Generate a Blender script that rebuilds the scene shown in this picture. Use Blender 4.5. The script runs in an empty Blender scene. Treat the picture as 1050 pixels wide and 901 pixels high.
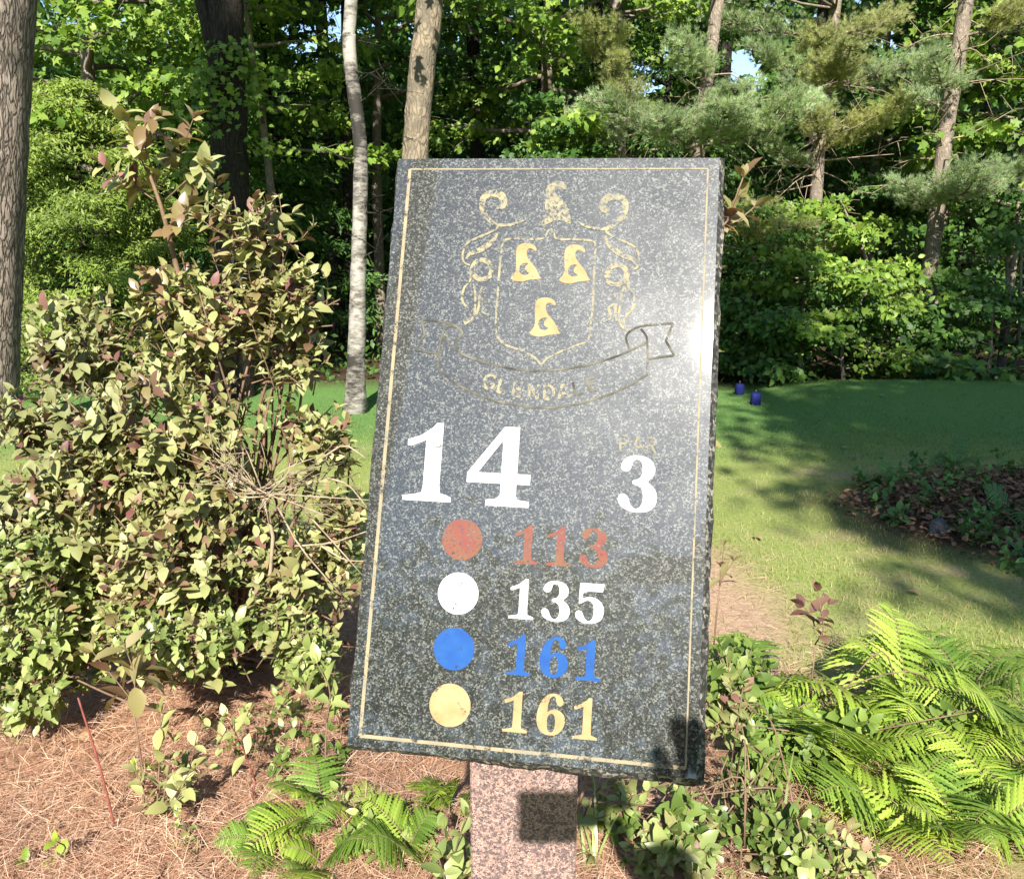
import bpy, math, numpy as np
from mathutils import Vector, Matrix, geometry
R = math.radians
scene = bpy.context.scene
col = scene.collection

# ---------------------------------------------------------------- camera, sky, sun, exposure
CAM = np.array([0.0, 0.0, 1.6]); PITCH = R(11.5); F = 906.0
cam = bpy.data.cameras.new('camera'); cam.sensor_width = 36; cam.sensor_fit = 'HORIZONTAL'
cam.lens = F / 1050 * 36; cam.clip_start = 0.02; cam.clip_end = 500
camo = bpy.data.objects.new('camera', cam); col.objects.link(camo)
camo.location = CAM; camo.rotation_euler = (math.pi / 2 - PITCH, 0, 0)
scene.camera = camo
SUN = Vector((-0.038, -0.8245, 0.565)).normalized()
w = bpy.data.worlds.new('World'); scene.world = w; w.use_nodes = True
nt = w.node_tree
sky = nt.nodes.new('ShaderNodeTexSky'); sky.sky_type = 'NISHITA'; sky.sun_disc = False
sky.sun_elevation = math.asin(SUN.z); sky.sun_rotation = math.atan2(SUN.x, SUN.y)
sky.air_density = 1.0; sky.dust_density = 0.2; sky.ozone_density = 2.0
bg = nt.nodes['Background']; bg.inputs['Strength'].default_value = 0.09
nt.links.new(sky.outputs[0], bg.inputs['Color'])
sl = bpy.data.lights.new('sun', 'SUN'); sl.energy = 5.0; sl.angle = R(0.53); sl.color = (1, 0.95, 0.86)
so = bpy.data.objects.new('sun', sl); col.objects.link(so); so.location = (0, -20, 15)
so.rotation_euler = (-SUN).to_track_quat('-Z', 'Y').to_euler()
scene.view_settings.view_transform = 'Standard'; scene.view_settings.look = 'None'
scene.view_settings.exposure = 1.4; scene.view_settings.gamma = 1; scene.view_settings.use_curve_mapping = False
scene.render.engine = 'CYCLES'
scene.cycles.use_denoising = True
scene.cycles.max_bounces = 6; scene.cycles.diffuse_bounces = 3; scene.cycles.glossy_bounces = 2
scene.cycles.transmission_bounces = 4; scene.cycles.transparent_max_bounces = 4
scene.cycles.sample_clamp_indirect = 4

def at(px, py, Y):
    """point at forward distance Y metres seen at photo pixel px, py"""
    x = (px - 525) / F; y = (py - 450.5) / F
    d = np.array([x, math.cos(PITCH) - y * math.sin(PITCH), -math.sin(PITCH) - y * math.cos(PITCH)])
    return CAM + d * (Y / d[1])

def unit(v):
    v = np.asarray(v, float)
    return v / np.maximum(np.linalg.norm(v, axis=-1, keepdims=True), 1e-9)

def sstep(a, b, x):
    t = np.clip((x - a) / (b - a), 0, 1); return t * t * (3 - 2 * t)

def terrain(x, y):
    x = np.asarray(x, float); y = np.asarray(y, float)
    h = 0.17 * sstep(2.75, 3.9, x) * sstep(8.3, 10.0, y) * (1 - sstep(10.3, 12, y))
    h = h + 0.012 * np.sin(x * 2.1 + y) + 0.012 * np.sin(y * 1.7 - x * .6)
    h = h + 0.10 * np.exp(-(((x - 3.4) / 1.0) ** 2 + ((y - 5.7) / .7) ** 2))
    return h

# ---------------------------------------------------------------- mesh helpers
class MB:
    def __init__(s): s.v = []; s.loops = []; s.sizes = []; s.mi = []; s.n = 0
    def add(s, verts, faces, mi=0):
        """faces: list of 2-D int arrays (each one face size)"""
        verts = np.asarray(verts, float).reshape(-1, 3)
        for f in faces:
            f = np.asarray(f, int)
            if f.size == 0: continue
            s.loops.append((f + s.n).ravel()); s.sizes.append(np.full(len(f), f.shape[1])); s.mi.append(np.full(len(f), mi))
        s.v.append(verts); s.n += len(verts)
    def build(s, name, mats, parent=None, smooth=True):
        me = bpy.data.meshes.new(name)
        if s.n:
            v = np.concatenate(s.v); lp = np.concatenate(s.loops); sz = np.concatenate(s.sizes); mi = np.concatenate(s.mi)
            me.vertices.add(len(v)); me.vertices.foreach_set('co', v.astype(np.float32).ravel())
            me.loops.add(len(lp)); me.loops.foreach_set('vertex_index', lp.astype(np.int32))
            st = np.concatenate([[0], np.cumsum(sz)[:-1]])
            me.polygons.add(len(sz)); me.polygons.foreach_set('loop_start', st.astype(np.int32))
            me.polygons.foreach_set('loop_total', sz.astype(np.int32))
            me.polygons.foreach_set('material_index', mi.astype(np.int32))
            me.polygons.foreach_set('use_smooth', np.full(len(sz), smooth, bool))
            me.update(calc_edges=True); me.validate()
        for m in (mats if isinstance(mats, (list, tuple)) else [mats]): me.materials.append(m)
        o = bpy.data.objects.new(name, me); col.objects.link(o)
        if parent is not None: o.parent = parent
        return o

def tag(o, label=None, cat=None, group=None, kind=None):
    if label: o['label'] = label
    if cat: o['category'] = cat
    if group: o['group'] = group
    if kind: o['kind'] = kind
    return o

def empty(name, label, cat, loc=(0, 0, 0), group=None):
    o = bpy.data.objects.new(name, None); col.objects.link(o); o.location = loc; o.empty_display_size = .1
    return tag(o, label, cat, group)

def tube(mb, pts, rad, k=8, mi=0, rng=None, rough=0.0):
    pts = np.asarray(pts, float); n = len(pts); rad = np.broadcast_to(np.asarray(rad, float), (n,))
    t = unit(np.gradient(pts, axis=0))
    a = np.array([1.0, 0, 0]) if abs(t[0][0]) < .8 else np.array([0, 1.0, 0])
    vs = []
    for i in range(n):
        a = a - t[i] * (a @ t[i]); a = a / max(np.linalg.norm(a), 1e-9); b = np.cross(t[i], a)
        an = np.arange(k) * 2 * np.pi / k
        r = rad[i] * (1 + (rough * rng.standard_normal(k) if rng is not None else 0))
        vs.append(pts[i] + (np.cos(an) * r)[:, None] * a + (np.sin(an) * r)[:, None] * b)
    vs = np.concatenate(vs)
    i = np.arange(n - 1)[:, None] * k; j = np.arange(k)[None]; j2 = (j + 1) % k
    q = np.stack([i + j, i + j2, i + k + j2, i + k + j], -1).reshape(-1, 4)
    mb.add(vs, [q, np.arange(k)[::-1][None], (np.arange(k) + (n - 1) * k)[None]], mi)

def curve(pts, n):
    """Catmull-Rom through pts"""
    p = np.asarray(pts, float); p = np.vstack([2 * p[0] - p[1], p, 2 * p[-1] - p[-2]])
    u = np.linspace(0, len(p) - 3 - 1e-6, n); i = u.astype(int); f = (u - i)[:, None]
    a, b, c, d = p[i], p[i + 1], p[i + 2], p[i + 3]
    return .5 * (2 * b + (c - a) * f + (2 * a - 5 * b + 4 * c - d) * f ** 2 + (3 * b - a - 3 * c + d) * f ** 3)

def scatter(mb, tmpl, faces, P, D, N, S, mi=0, Wd=1.0):
    """copies of a leaf: tmpl columns x (width), y (length), z (normal)"""
    P = np.asarray(P, float); m = len(P)
    if m == 0: return
    D = unit(D); X = unit(np.cross(D, N)); Z = np.cross(X, D)
    S = np.broadcast_to(np.asarray(S, float), (m,))[:, None, None]
    Wd = np.broadcast_to(np.asarray(Wd, float), (m,))[:, None, None]
    t = np.asarray(tmpl, float)
    V = P[:, None] + S * (t[None, :, 0:1] * Wd * X[:, None] + t[None, :, 1:2] * D[:, None] + t[None, :, 2:3] * Z[:, None])
    k = len(t); off = (np.arange(m) * k)[:, None, None]
    mb.add(V.reshape(-1, 3), [(np.asarray(f)[None] + off).reshape(-1, np.asarray(f).shape[1]) for f in faces], mi)

# leaf templates
OV = [(0, 0, 0), (0, .3, .02), (0, .62, .02), (0, 1, -.10), (-.17, .15, .05), (-.27, .42, .09), (-.18, .75, .03),
      (.17, .15, .05), (.27, .42, .09), (.18, .75, .03)]
OVF = [[(0, 1, 4), (2, 3, 6), (0, 7, 1), (2, 9, 3)], [(1, 2, 5, 4), (1, 7, 8, 2)], [(2, 6, 5), (2, 8, 9)]]
MAP_ = [(0, 0, 0), (0, 1.05, -.08), (-.50, .12, -.03), (-.27, .38, .02), (-.52, .68, -.05), (-.17, .66, .03),
        (.50, .12, -.03), (.27, .38, .02), (.52, .68, -.05), (.17, .66, .03)]
MAPF = [[(0, 1, 5, 4, 3, 2), (0, 6, 7, 8, 9, 1)]]
RH = [(0, 0, 0), (-.3, .45, .05), (0, 1, -.06), (.3, .45, .05)]
RHF = [[(0, 2, 1), (0, 3, 2)]]
NEED = [(-.5, 0, 0), (.5, 0, 0), (0, 1, 0)]
NEEDF = [[(0, 1, 2)]]

# ---------------------------------------------------------------- materials
def newmat(name):
    m = bpy.data.materials.new(name); m.use_nodes = True; nt = m.node_tree
    nt.nodes.clear(); out = nt.nodes.new('ShaderNodeOutputMaterial')
    return m, nt, out

def N(nt, t, **kw):
    n = nt.nodes.new(t)
    for k, v in kw.items():
        if k in n.inputs: n.inputs[k].default_value = v
        else: setattr(n, k, v)
    return n

def L(nt, a, b): nt.links.new(a, b)

def ramp(nt, fac, stops, interp='LINEAR'):
    r = nt.nodes.new('ShaderNodeValToRGB'); cr = r.color_ramp; cr.interpolation = interp
    while len(cr.elements) < len(stops): cr.elements.new(.5)
    for e, (p, c) in zip(cr.elements, stops):
        e.position = p; e.color = (*c, 1) if len(c) == 3 else c
    if fac is not None: L(nt, fac, r.inputs[0])
    return r.outputs[0]

def mixc(nt, fac, a, b, mode='MIX'):
    n = nt.nodes.new('ShaderNodeMix'); n.data_type = 'RGBA'; n.blend_type = mode
    if isinstance(fac, (int, float)): n.inputs[0].default_value = fac
    else: L(nt, fac, n.inputs[0])
    for s, v in ((6, a), (7, b)):
        if isinstance(v, tuple): n.inputs[s].default_value = (*v, 1)
        else: L(nt, v, n.inputs[s])
    return n.outputs[2]

def math_(nt, op, a, b=None):
    n = nt.nodes.new('ShaderNodeMath'); n.operation = op
    for i, v in ((0, a), (1, b)):
        if v is None: continue
        if isinstance(v, (int, float)): n.inputs[i].default_value = v
        else: L(nt, v, n.inputs[i])
    return n.outputs[0]

def leafmat(name, stops, transl=.3, rough=.5, spec=.35, patch=None, tcol=None):
    m, nt, out = newmat(name)
    geo = N(nt, 'ShaderNodeNewGeometry')
    c = ramp(nt, geo.outputs['Random Per Island'], stops)
    nz = N(nt, 'ShaderNodeTexNoise', Scale=1.3, Detail=2.0)
    L(nt, geo.outputs['Position'], nz.inputs['Vector'])
    v = ramp(nt, nz.outputs[0], [(.3, (.72, .72, .72)), (.7, (1.2, 1.15, 1.05))])
    c = mixc(nt, 1.0, c, v, 'MULTIPLY')
    if patch:
        nz2 = N(nt, 'ShaderNodeTexNoise', Scale=patch[0], Detail=3.0)
        L(nt, geo.outputs['Position'], nz2.inputs['Vector'])
        f = ramp(nt, nz2.outputs[0], [(.42, (0, 0, 0)), (.62, (1, 1, 1))])
        c = mixc(nt, f, c, patch[1])
    b = N(nt, 'ShaderNodeBsdfPrincipled', Roughness=rough); b.inputs['Specular IOR Level'].default_value = spec
    L(nt, c, b.inputs['Base Color'])
    t = N(nt, 'ShaderNodeBsdfTranslucent')
    tc = mixc(nt, 1.0, c, tcol or (1.25, 1.3, .55), 'MULTIPLY'); L(nt, tc, t.inputs['Color'])
    ms = N(nt, 'ShaderNodeMixShader'); ms.inputs[0].default_value = transl
    L(nt, b.outputs[0], ms.inputs[1]); L(nt, t.outputs[0], ms.inputs[2]); L(nt, ms.outputs[0], out.inputs[0])
    return m

def barkmat(name, c1, c2, scale=18, stretch=.18, bump=.6, extra=None, coord='Object'):
    m, nt, out = newmat(name)
    tc = N(nt, 'ShaderNodeTexCoord'); mp = N(nt, 'ShaderNodeMapping'); mp.inputs['Scale'].default_value = (1, 1, stretch)
    L(nt, tc.outputs[coord], mp.inputs[0])
    vo = N(nt, 'ShaderNodeTexVoronoi', Scale=scale, feature='DISTANCE_TO_EDGE')
    nz = N(nt, 'ShaderNodeTexNoise', Scale=scale * .9, Detail=6.0, Roughness=.65)
    nz0 = N(nt, 'ShaderNodeTexNoise', Scale=scale * .5, Detail=3.0)
    L(nt, mp.outputs[0], nz0.inputs['Vector'])
    wv = mixc(nt, .12, mp.outputs[0], nz0.outputs['Color'])
    L(nt, wv, vo.inputs['Vector']); L(nt, mp.outputs[0], nz.inputs['Vector'])
    e = ramp(nt, vo.outputs['Distance'], [(0, (0, 0, 0)), (.22, (1, 1, 1))])
    h = math_(nt, 'ADD', math_(nt, 'MULTIPLY', e, .6), math_(nt, 'MULTIPLY', nz.outputs[0], .8))
    c = ramp(nt, h, [(.25, c1), (1.0, c2)])
    if extra:
        nz3 = N(nt, 'ShaderNodeTexNoise', Scale=extra[0], Detail=4.0); L(nt, tc.outputs[coord], nz3.inputs['Vector'])
        c = mixc(nt, ramp(nt, nz3.outputs[0], [(.5, (0, 0, 0)), (.62, (1, 1, 1))]), c, extra[1])
    b = N(nt, 'ShaderNodeBsdfPrincipled', Roughness=.9); b.inputs['Specular IOR Level'].default_value = .15
    L(nt, c, b.inputs['Base Color'])
    bp = N(nt, 'ShaderNodeBump', Strength=bump, Distance=.03); L(nt, h, bp.inputs['Height']); L(nt, bp.outputs[0], b.inputs['Normal'])
    L(nt, b.outputs[0], out.inputs[0])
    return m

def plain(name, c, rough=.6, spec=.4, noise=0, nscale=8):
    m, nt, out = newmat(name)
    b = N(nt, 'ShaderNodeBsdfPrincipled', Roughness=rough); b.inputs['Specular IOR Level'].default_value = spec
    if noise:
        tc = N(nt, 'ShaderNodeTexCoord'); nz = N(nt, 'ShaderNodeTexNoise', Scale=nscale, Detail=5.0); L(nt, tc.outputs['Object'], nz.inputs['Vector'])
        L(nt, ramp(nt, nz.outputs[0], [(.3, tuple(v * (1 - noise) for v in c)), (.7, tuple(v * (1 + noise) for v in c))]), b.inputs['Base Color'])
    else: b.inputs['Base Color'].default_value = (*c, 1)
    L(nt, b.outputs[0], out.inputs[0]); return m

def granite(nt, tc, dark, mid, light, scale, rough, coat, stops=(.0, .5, .74, .9), spots=True):
    """speckled polished stone; returns shader output"""
    nz0 = N(nt, 'ShaderNodeTexNoise', Scale=scale * .7, Detail=2.0); L(nt, tc, nz0.inputs['Vector'])
    wv = N(nt, 'ShaderNodeVectorMath'); wv.operation = 'MULTIPLY_ADD'
    L(nt, nz0.outputs['Color'], wv.inputs[0]); wv.inputs[1].default_value = (1.3 / scale,) * 3; L(nt, tc, wv.inputs[2])
    v1 = N(nt, 'ShaderNodeTexVoronoi', Scale=scale); L(nt, wv.outputs[0], v1.inputs['Vector'])
    v2 = N(nt, 'ShaderNodeTexVoronoi', Scale=scale * .36); L(nt, wv.outputs[0], v2.inputs['Vector'])
    s1 = N(nt, 'ShaderNodeSeparateColor'); L(nt, v1.outputs['Color'], s1.inputs[0])
    s2 = N(nt, 'ShaderNodeSeparateColor'); L(nt, v2.outputs['Color'], s2.inputs[0])
    c1 = ramp(nt, s1.outputs[0], [(stops[0], dark), (stops[1], mid), (stops[2], light), (stops[3], tuple(min(1, x * 1.6) for x in light))], 'LINEAR')
    f2 = ramp(nt, s2.outputs[1], [(.55, (0, 0, 0)), (.72, (1, 1, 1))])
    f2 = math_(nt, 'MULTIPLY', f2, .7)
    c = mixc(nt, f2, c1, tuple(x * 1.3 for x in dark))
    b = N(nt, 'ShaderNodeBsdfPrincipled', Roughness=rough); b.inputs['Specular IOR Level'].default_value = .17
    b.inputs['Coat Weight'].default_value = coat; b.inputs['Coat Roughness'].default_value = .035; b.inputs['Coat IOR'].default_value = 1.75
    # dust film: uneven roughness
    nz = N(nt, 'ShaderNodeTexNoise', Scale=9.0, Detail=6.0, Roughness=.6); L(nt, tc, nz.inputs['Vector'])
    L(nt, ramp(nt, nz.outputs[0], [(.3, (rough * .85,) * 3), (.7, (rough * 1.15,) * 3)]), b.inputs['Roughness'])
    L(nt, c, b.inputs['Base Color'])
    bp = N(nt, 'ShaderNodeBump', Strength=.05, Distance=.001); L(nt, s1.outputs[1], bp.inputs['Height']); L(nt, bp.outputs[0], b.inputs['Normal'])
    return b.outputs[0], c

GR = dict(dark=(.0055, .0065, .006), mid=(.014, .0155, .0135), light=(.082, .084, .072), scale=600, rough=.42, coat=1.0, stops=(.0, .45, .78, .95))
def black_granite():
    m, nt, out = newmat('black_granite'); tc = N(nt, 'ShaderNodeTexCoord')
    sh, _ = granite(nt, tc.outputs['Object'], **GR); L(nt, sh, out.inputs[0]); return m

def rough_granite():
    m, nt, out = newmat('rough_granite_edge'); tc = N(nt, 'ShaderNodeTexCoord')
    sh, c = granite(nt, tc.outputs['Object'], dark=(.02, .02, .02), mid=(.05, .048, .042), light=(.15, .14, .12), scale=200, rough=.75, coat=0.0)
    b = sh.node
    nz = N(nt, 'ShaderNodeTexNoise', Scale=120.0, Detail=5.0); L(nt, tc.outputs['Object'], nz.inputs['Vector'])
    bp = N(nt, 'ShaderNodeBump', Strength=.8, Distance=.004); L(nt, nz.outputs[0], bp.inputs['Height']); L(nt, bp.outputs[0], b.inputs['Normal'])
    L(nt, sh, out.inputs[0]); return m

def pink_granite():
    m, nt, out = newmat('pink_granite'); tc = N(nt, 'ShaderNodeTexCoord')
    sh, c = granite(nt, tc.outputs['Object'], dark=(.05, .04, .045), mid=(.21, .13, .11), light=(.26, .175, .15), scale=720, rough=.5, coat=.1,
                    stops=(.10, .2, .6, .95))
    L(nt, sh, out.inputs[0]); return m

def paint(name, c, wear=.35, c2=None, ws=60, grit=.0):
    """engraved paint with worn patches where the stone shows"""
    m, nt, out = newmat(name); tc = N(nt, 'ShaderNodeTexCoord')
    sh, _ = granite(nt, tc.outputs['Object'], **GR)
    b = N(nt, 'ShaderNodeBsdfPrincipled', Roughness=.75); b.inputs['Specular IOR Level'].default_value = .2
    nz = N(nt, 'ShaderNodeTexNoise', Scale=float(ws), Detail=8.0, Roughness=.75); L(nt, tc.outputs['Object'], nz.inputs['Vector'])
    n2 = N(nt, 'ShaderNodeTexNoise', Scale=35.0, Detail=4.0); L(nt, tc.outputs['Object'], n2.inputs['Vector'])
    L(nt, mixc(nt, ramp(nt, n2.outputs[0], [(.38, (0, 0, 0)), (.62, (1, 1, 1))]), c, c2 or tuple(x * .85 for x in c)), b.inputs['Base Color'])
    f = ramp(nt, nz.outputs[0], [(wear, (0, 0, 0)), (wear + .08, (1, 1, 1))])
    bp = N(nt, 'ShaderNodeBump', Strength=.25, Distance=.0008); L(nt, nz.outputs[0], bp.inputs['Height']); L(nt, bp.outputs[0], b.inputs['Normal'])
    ms = N(nt, 'ShaderNodeMixShader'); L(nt, f, ms.inputs[0]); L(nt, sh, ms.inputs[1]); L(nt, b.outputs[0], ms.inputs[2])
    L(nt, ms.outputs[0], out.inputs[0]); return m

M = {}
M['granite'] = black_granite(); M['edge'] = rough_granite(); M['pink'] = pink_granite()
M['white'] = paint('white_paint', (.50, .50, .50), .35, (.43, .43, .42))
M['gold'] = paint('gold_leaf_paint', (.34, .235, .12), .345, (.29, .19, .085))
M['goldworn'] = paint('worn_gold_paint', (.26, .225, .13), .445, (.19, .17, .115), 110)
M['goldfaint'] = paint('almost_lost_gold_paint', (.22, .20, .12), .455, (.17, .155, .105), 110)
M['line'] = paint('tan_line_paint', (.28, .215, .13), .38, (.20, .175, .12), 50)
M['engrave'] = paint('bare_engraving', (.13, .12, .085), .36, (.035, .033, .028), 60)
M['red'] = paint('faded_red_paint', (.165, .048, .04), .395, (.155, .07, .04), 220)
M['blue'] = paint('blue_paint', (.010, .055, .21), .33, (.014, .07, .23), 90)
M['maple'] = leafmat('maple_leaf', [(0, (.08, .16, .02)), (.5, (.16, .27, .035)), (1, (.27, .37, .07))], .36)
M['mapledark'] = leafmat('leaf_shaded', [(0, (.035, .09, .018)), (.6, (.07, .155, .028)), (1, (.12, .22, .035))], .28)  # darker copy of the leaf colours, forest shade put into the green
M['hemlock'] = leafmat('hemlock_spray', [(0, (.10, .16, .025)), (.6, (.19, .27, .045)), (1, (.27, .34, .07))], .3)
M['pineblue'] = leafmat('pine_needles_bluish', [(0, (.24, .35, .19)), (.6, (.40, .51, .29)), (1, (.52, .61, .38))], .4)
M['pineyell'] = leafmat('pine_needles_yellowish', [(0, (.27, .31, .12)), (.6, (.42, .45, .20)), (1, (.52, .55, .27))], .4)
M['weigela'] = leafmat('olive_purple_leaf', [(0, (.15, .06, .06)), (.08, (.25, .15, .11)), (.16, (.24, .24, .095)), (.65, (.285, .31, .125)), (1, (.39, .405, .205))], .2, .5, .3,
                       tcol=(1.1, 1.1, .5))
M['paleleaf'] = leafmat('pale_green_leaf', [(0, (.15, .20, .06)), (.5, (.23, .29, .09)), (1, (.32, .37, .14))], .22, .38, .5)
M['purpleleaf'] = leafmat('purple_bronze_leaf', [(0, (.085, .035, .04)), (.6, (.13, .07, .06)), (1, (.20, .12, .08))], .15, .35, .5, tcol=(1.2, .8, .5))
M['bronzeleaf'] = leafmat('bronze_leaf', [(0, (.11, .05, .04)), (.3, (.17, .11, .06)), (.6, (.22, .20, .08)), (1, (.31, .28, .15))], .22, .35, .5, tcol=(1.3, .9, .4))
M['fern'] = leafmat('fern_frond', [(0, (.16, .25, .03)), (.6, (.27, .38, .055)), (1, (.36, .45, .09))], .32, .45, .4)
M['ferndeep'] = leafmat('deep_green_frond', [(0, (.09, .17, .025)), (.6, (.15, .25, .04)), (1, (.22, .31, .06))], .3, .45, .4)
M['fernyel'] = leafmat('yellowing_fern_frond', [(0, (.25, .31, .05)), (1, (.34, .37, .07))], .3, .45, .4)
M['weed'] = leafmat('weed_leaf', [(0, (.06, .14, .035)), (1, (.14, .28, .07))], .25)
M['weedleaf'] = leafmat('mid_green_leaf', [(0, (.07, .12, .025)), (.6, (.13, .20, .04)), (1, (.20, .27, .06))], .25)
M['grass'] = leafmat('lawn_grass', [(0, (.14, .20, .04)), (.5, (.225, .295, .07)), (.85, (.31, .335, .11)), (1, (.46, .39, .21))], .3, .6, .2, patch=(3.2, (.36, .31, .15)))
M['teegrass'] = leafmat('tee_grass', [(0, (.085, .165, .04)), (1, (.16, .27, .07))], .3, .6, .2)
M['needle'] = leafmat('fallen_pine_needle', [(0, (.24, .12, .08)), (.4, (.46, .27, .185)), (.8, (.60, .41, .295)), (1, (.68, .53, .40))], .1, .55, .3, tcol=(1, .9, .8))
M['litter'] = leafmat('dead_leaf', [(0, (.08, .045, .03)), (.6, (.20, .11, .065)), (1, (.38, .22, .12))], .1, .7, .2, tcol=(1, .8, .6))
M['twig'] = plain('pale_twig', (.31, .24, .165), .8, .2, .3, 30)
M['stem'] = plain('brown_stem', (.17, .11, .07), .75, .25, .3, 30)
M['redstem'] = plain('red_stem', (.20, .06, .045), .6, .3, .3, 40)
M['pinebark'] = barkmat('grey_pine_bark', (.035, .028, .023), (.24, .195, .16), 26, .22, .8)
M['darkbark'] = barkmat('dark_bark', (.012, .010, .008), (.042, .035, .028), 34, .2, .6)  # dark bark, base lowered further to stand for the shade on it
M['tanbark'] = barkmat('tan_bark', (.10, .08, .055), (.25, .20, .14), 22, .4, .5, (5, (.13, .11, .08)))
M['greybark'] = barkmat('grey_tan_bark', (.13, .105, .08), (.27, .22, .17), 34, .35, .5, (6, (.17, .14, .11)))
M['deadbranch'] = plain('bare_pine_twig', (.30, .23, .16), .85, .2, .3, 10)

def birchmat():
    m, nt, out = newmat('birch_bark')
    tc = N(nt, 'ShaderNodeTexCoord'); mp = N(nt, 'ShaderNodeMapping'); mp.inputs['Scale'].default_value = (1.2, 1.2, 3.2); L(nt, tc.outputs['Object'], mp.inputs[0])
    nz = N(nt, 'ShaderNodeTexNoise', Scale=7.0, Detail=8.0, Roughness=.75); L(nt, mp.outputs[0], nz.inputs['Vector'])
    n2 = N(nt, 'ShaderNodeTexNoise', Scale=2.3, Detail=3.0); L(nt, tc.outputs['Object'], n2.inputs['Vector'])
    h = math_(nt, 'ADD', math_(nt, 'MULTIPLY', nz.outputs[0], .5), math_(nt, 'MULTIPLY', n2.outputs[0], .5))
    c = ramp(nt, h, [(.43, (.03, .027, .023)), (.485, (.14, .125, .105)), (.56, (.30, .28, .245)), (1, (.40, .38, .34))])
    b = N(nt, 'ShaderNodeBsdfPrincipled', Roughness=.75); b.inputs['Specular IOR Level'].default_value = .2; L(nt, c, b.inputs['Base Color'])
    bp = N(nt, 'ShaderNodeBump', Strength=.4, Distance=.02); L(nt, h, bp.inputs['Height']); L(nt, bp.outputs[0], b.inputs['Normal'])
    L(nt, b.outputs[0], out.inputs[0]); return m
M['birch'] = birchmat()

# ---------------------------------------------------------------- ground
def bed_mask(x, y):    # needle covered planting bed round the sign
    wv = .14 * np.sin(3.1 * x + 1) + .1 * np.sin(5.3 * y)
    a = ((x + 1.2) / 2.35) ** 2 + ((y - 2.3) / (1.75)) ** 2
    return a + wv < 1
def debris_mask(x, y):
    return ((x - 3.75) / 1.75) ** 2 + ((y - 5.35) / 1.05) ** 2 + .2 * np.sin(4 * x) + .15 * np.sin(5 * y + x) < 1

def groundmat():
    m, nt, out = newmat('ground_soil_and_lawn')
    geo = N(nt, 'ShaderNodeNewGeometry'); sp = N(nt, 'ShaderNodeSeparateXYZ')
    wob = N(nt, 'ShaderNodeTexNoise', Scale=1.6, Detail=5.0); L(nt, geo.outputs['Position'], wob.inputs['Vector'])
    off = N(nt, 'ShaderNodeVectorMath'); off.operation = 'MULTIPLY_ADD'; L(nt, wob.outputs['Color'], off.inputs[0]); off.inputs[1].default_value = (.7, .7, 0)
    L(nt, geo.outputs['Position'], off.inputs[2]); L(nt, off.outputs[0], sp.inputs[0])
    X, Y = sp.outputs[0], sp.outputs[1]
    def ell(cx, cy, rx, ry, soft=.25):
        a = math_(nt, 'DIVIDE', math_(nt, 'SUBTRACT', X, cx + .35), rx); b = math_(nt, 'DIVIDE', math_(nt, 'SUBTRACT', Y, cy + .35), ry)
        d = math_(nt, 'ADD', math_(nt, 'MULTIPLY', a, a), math_(nt, 'MULTIPLY', b, b))
        return ramp(nt, d, [(1 - soft, (1, 1, 1)), (1.0, (0, 0, 0))]) if False else ramp(nt, math_(nt, 'MULTIPLY', d, .5), [(.5 - soft / 2, (1, 1, 1)), (.5 + soft / 2, (0, 0, 0))])
    fine = N(nt, 'ShaderNodeTexNoise', Scale=45.0, Detail=8.0, Roughness=.75); L(nt, geo.outputs['Position'], fine.inputs['Vector'])
    med = N(nt, 'ShaderNodeTexNoise', Scale=1.1, Detail=6.0, Roughness=.65); L(nt, geo.outputs['Position'], med.inputs['Vector'])
    lawn = ramp(nt, fine.outputs[0], [(.3, (.13, .19, .04)), (.55, (.25, .285, .085)), (.75, (.36, .33, .16))])
    dry = ramp(nt, fine.outputs[0], [(.3, (.24, .18, .09)), (.7, (.42, .33, .2))])
    lawn = mixc(nt, ramp(nt, med.outputs[0], [(.52, (0, 0, 0)), (.68, (1, 1, 1))]), lawn, dry)
    tee = ramp(nt, fine.outputs[0], [(.3, (.08, .16, .042)), (.7, (.14, .25, .07))])
    tf = ramp(nt, math_(nt, 'MULTIPLY', Y, .05), [(.36, (0, 0, 0)), (.43, (1, 1, 1))])
    c = mixc(nt, tf, lawn, tee)
    soil = ramp(nt, fine.outputs[0], [(.3, (.28, .18, .11)), (.7, (.50, .35, .24))])
    c = mixc(nt, ell(.72, 3.95, .55, .9, .6), c, soil)
    bed = ramp(nt, fine.outputs[0], [(.3, (.17, .085, .05)), (.5, (.36, .2, .12)), (.75, (.5, .32, .21))])
    c = mixc(nt, ell(-1.2, 2.3, 2.35, 1.75, .3), c, bed)
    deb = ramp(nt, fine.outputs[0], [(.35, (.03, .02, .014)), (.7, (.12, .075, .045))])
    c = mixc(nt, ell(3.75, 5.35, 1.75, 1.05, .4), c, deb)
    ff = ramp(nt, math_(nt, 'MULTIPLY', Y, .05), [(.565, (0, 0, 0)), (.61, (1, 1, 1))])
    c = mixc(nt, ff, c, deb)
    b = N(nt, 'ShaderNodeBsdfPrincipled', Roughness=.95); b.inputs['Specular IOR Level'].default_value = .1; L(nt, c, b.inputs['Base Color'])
    bp = N(nt, 'ShaderNodeBump', Strength=.7, Distance=.02); L(nt, fine.outputs[0], bp.inputs['Height']); L(nt, bp.outputs[0], b.inputs['Normal'])
    L(nt, b.outputs[0], out.inputs[0]); return m

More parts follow.
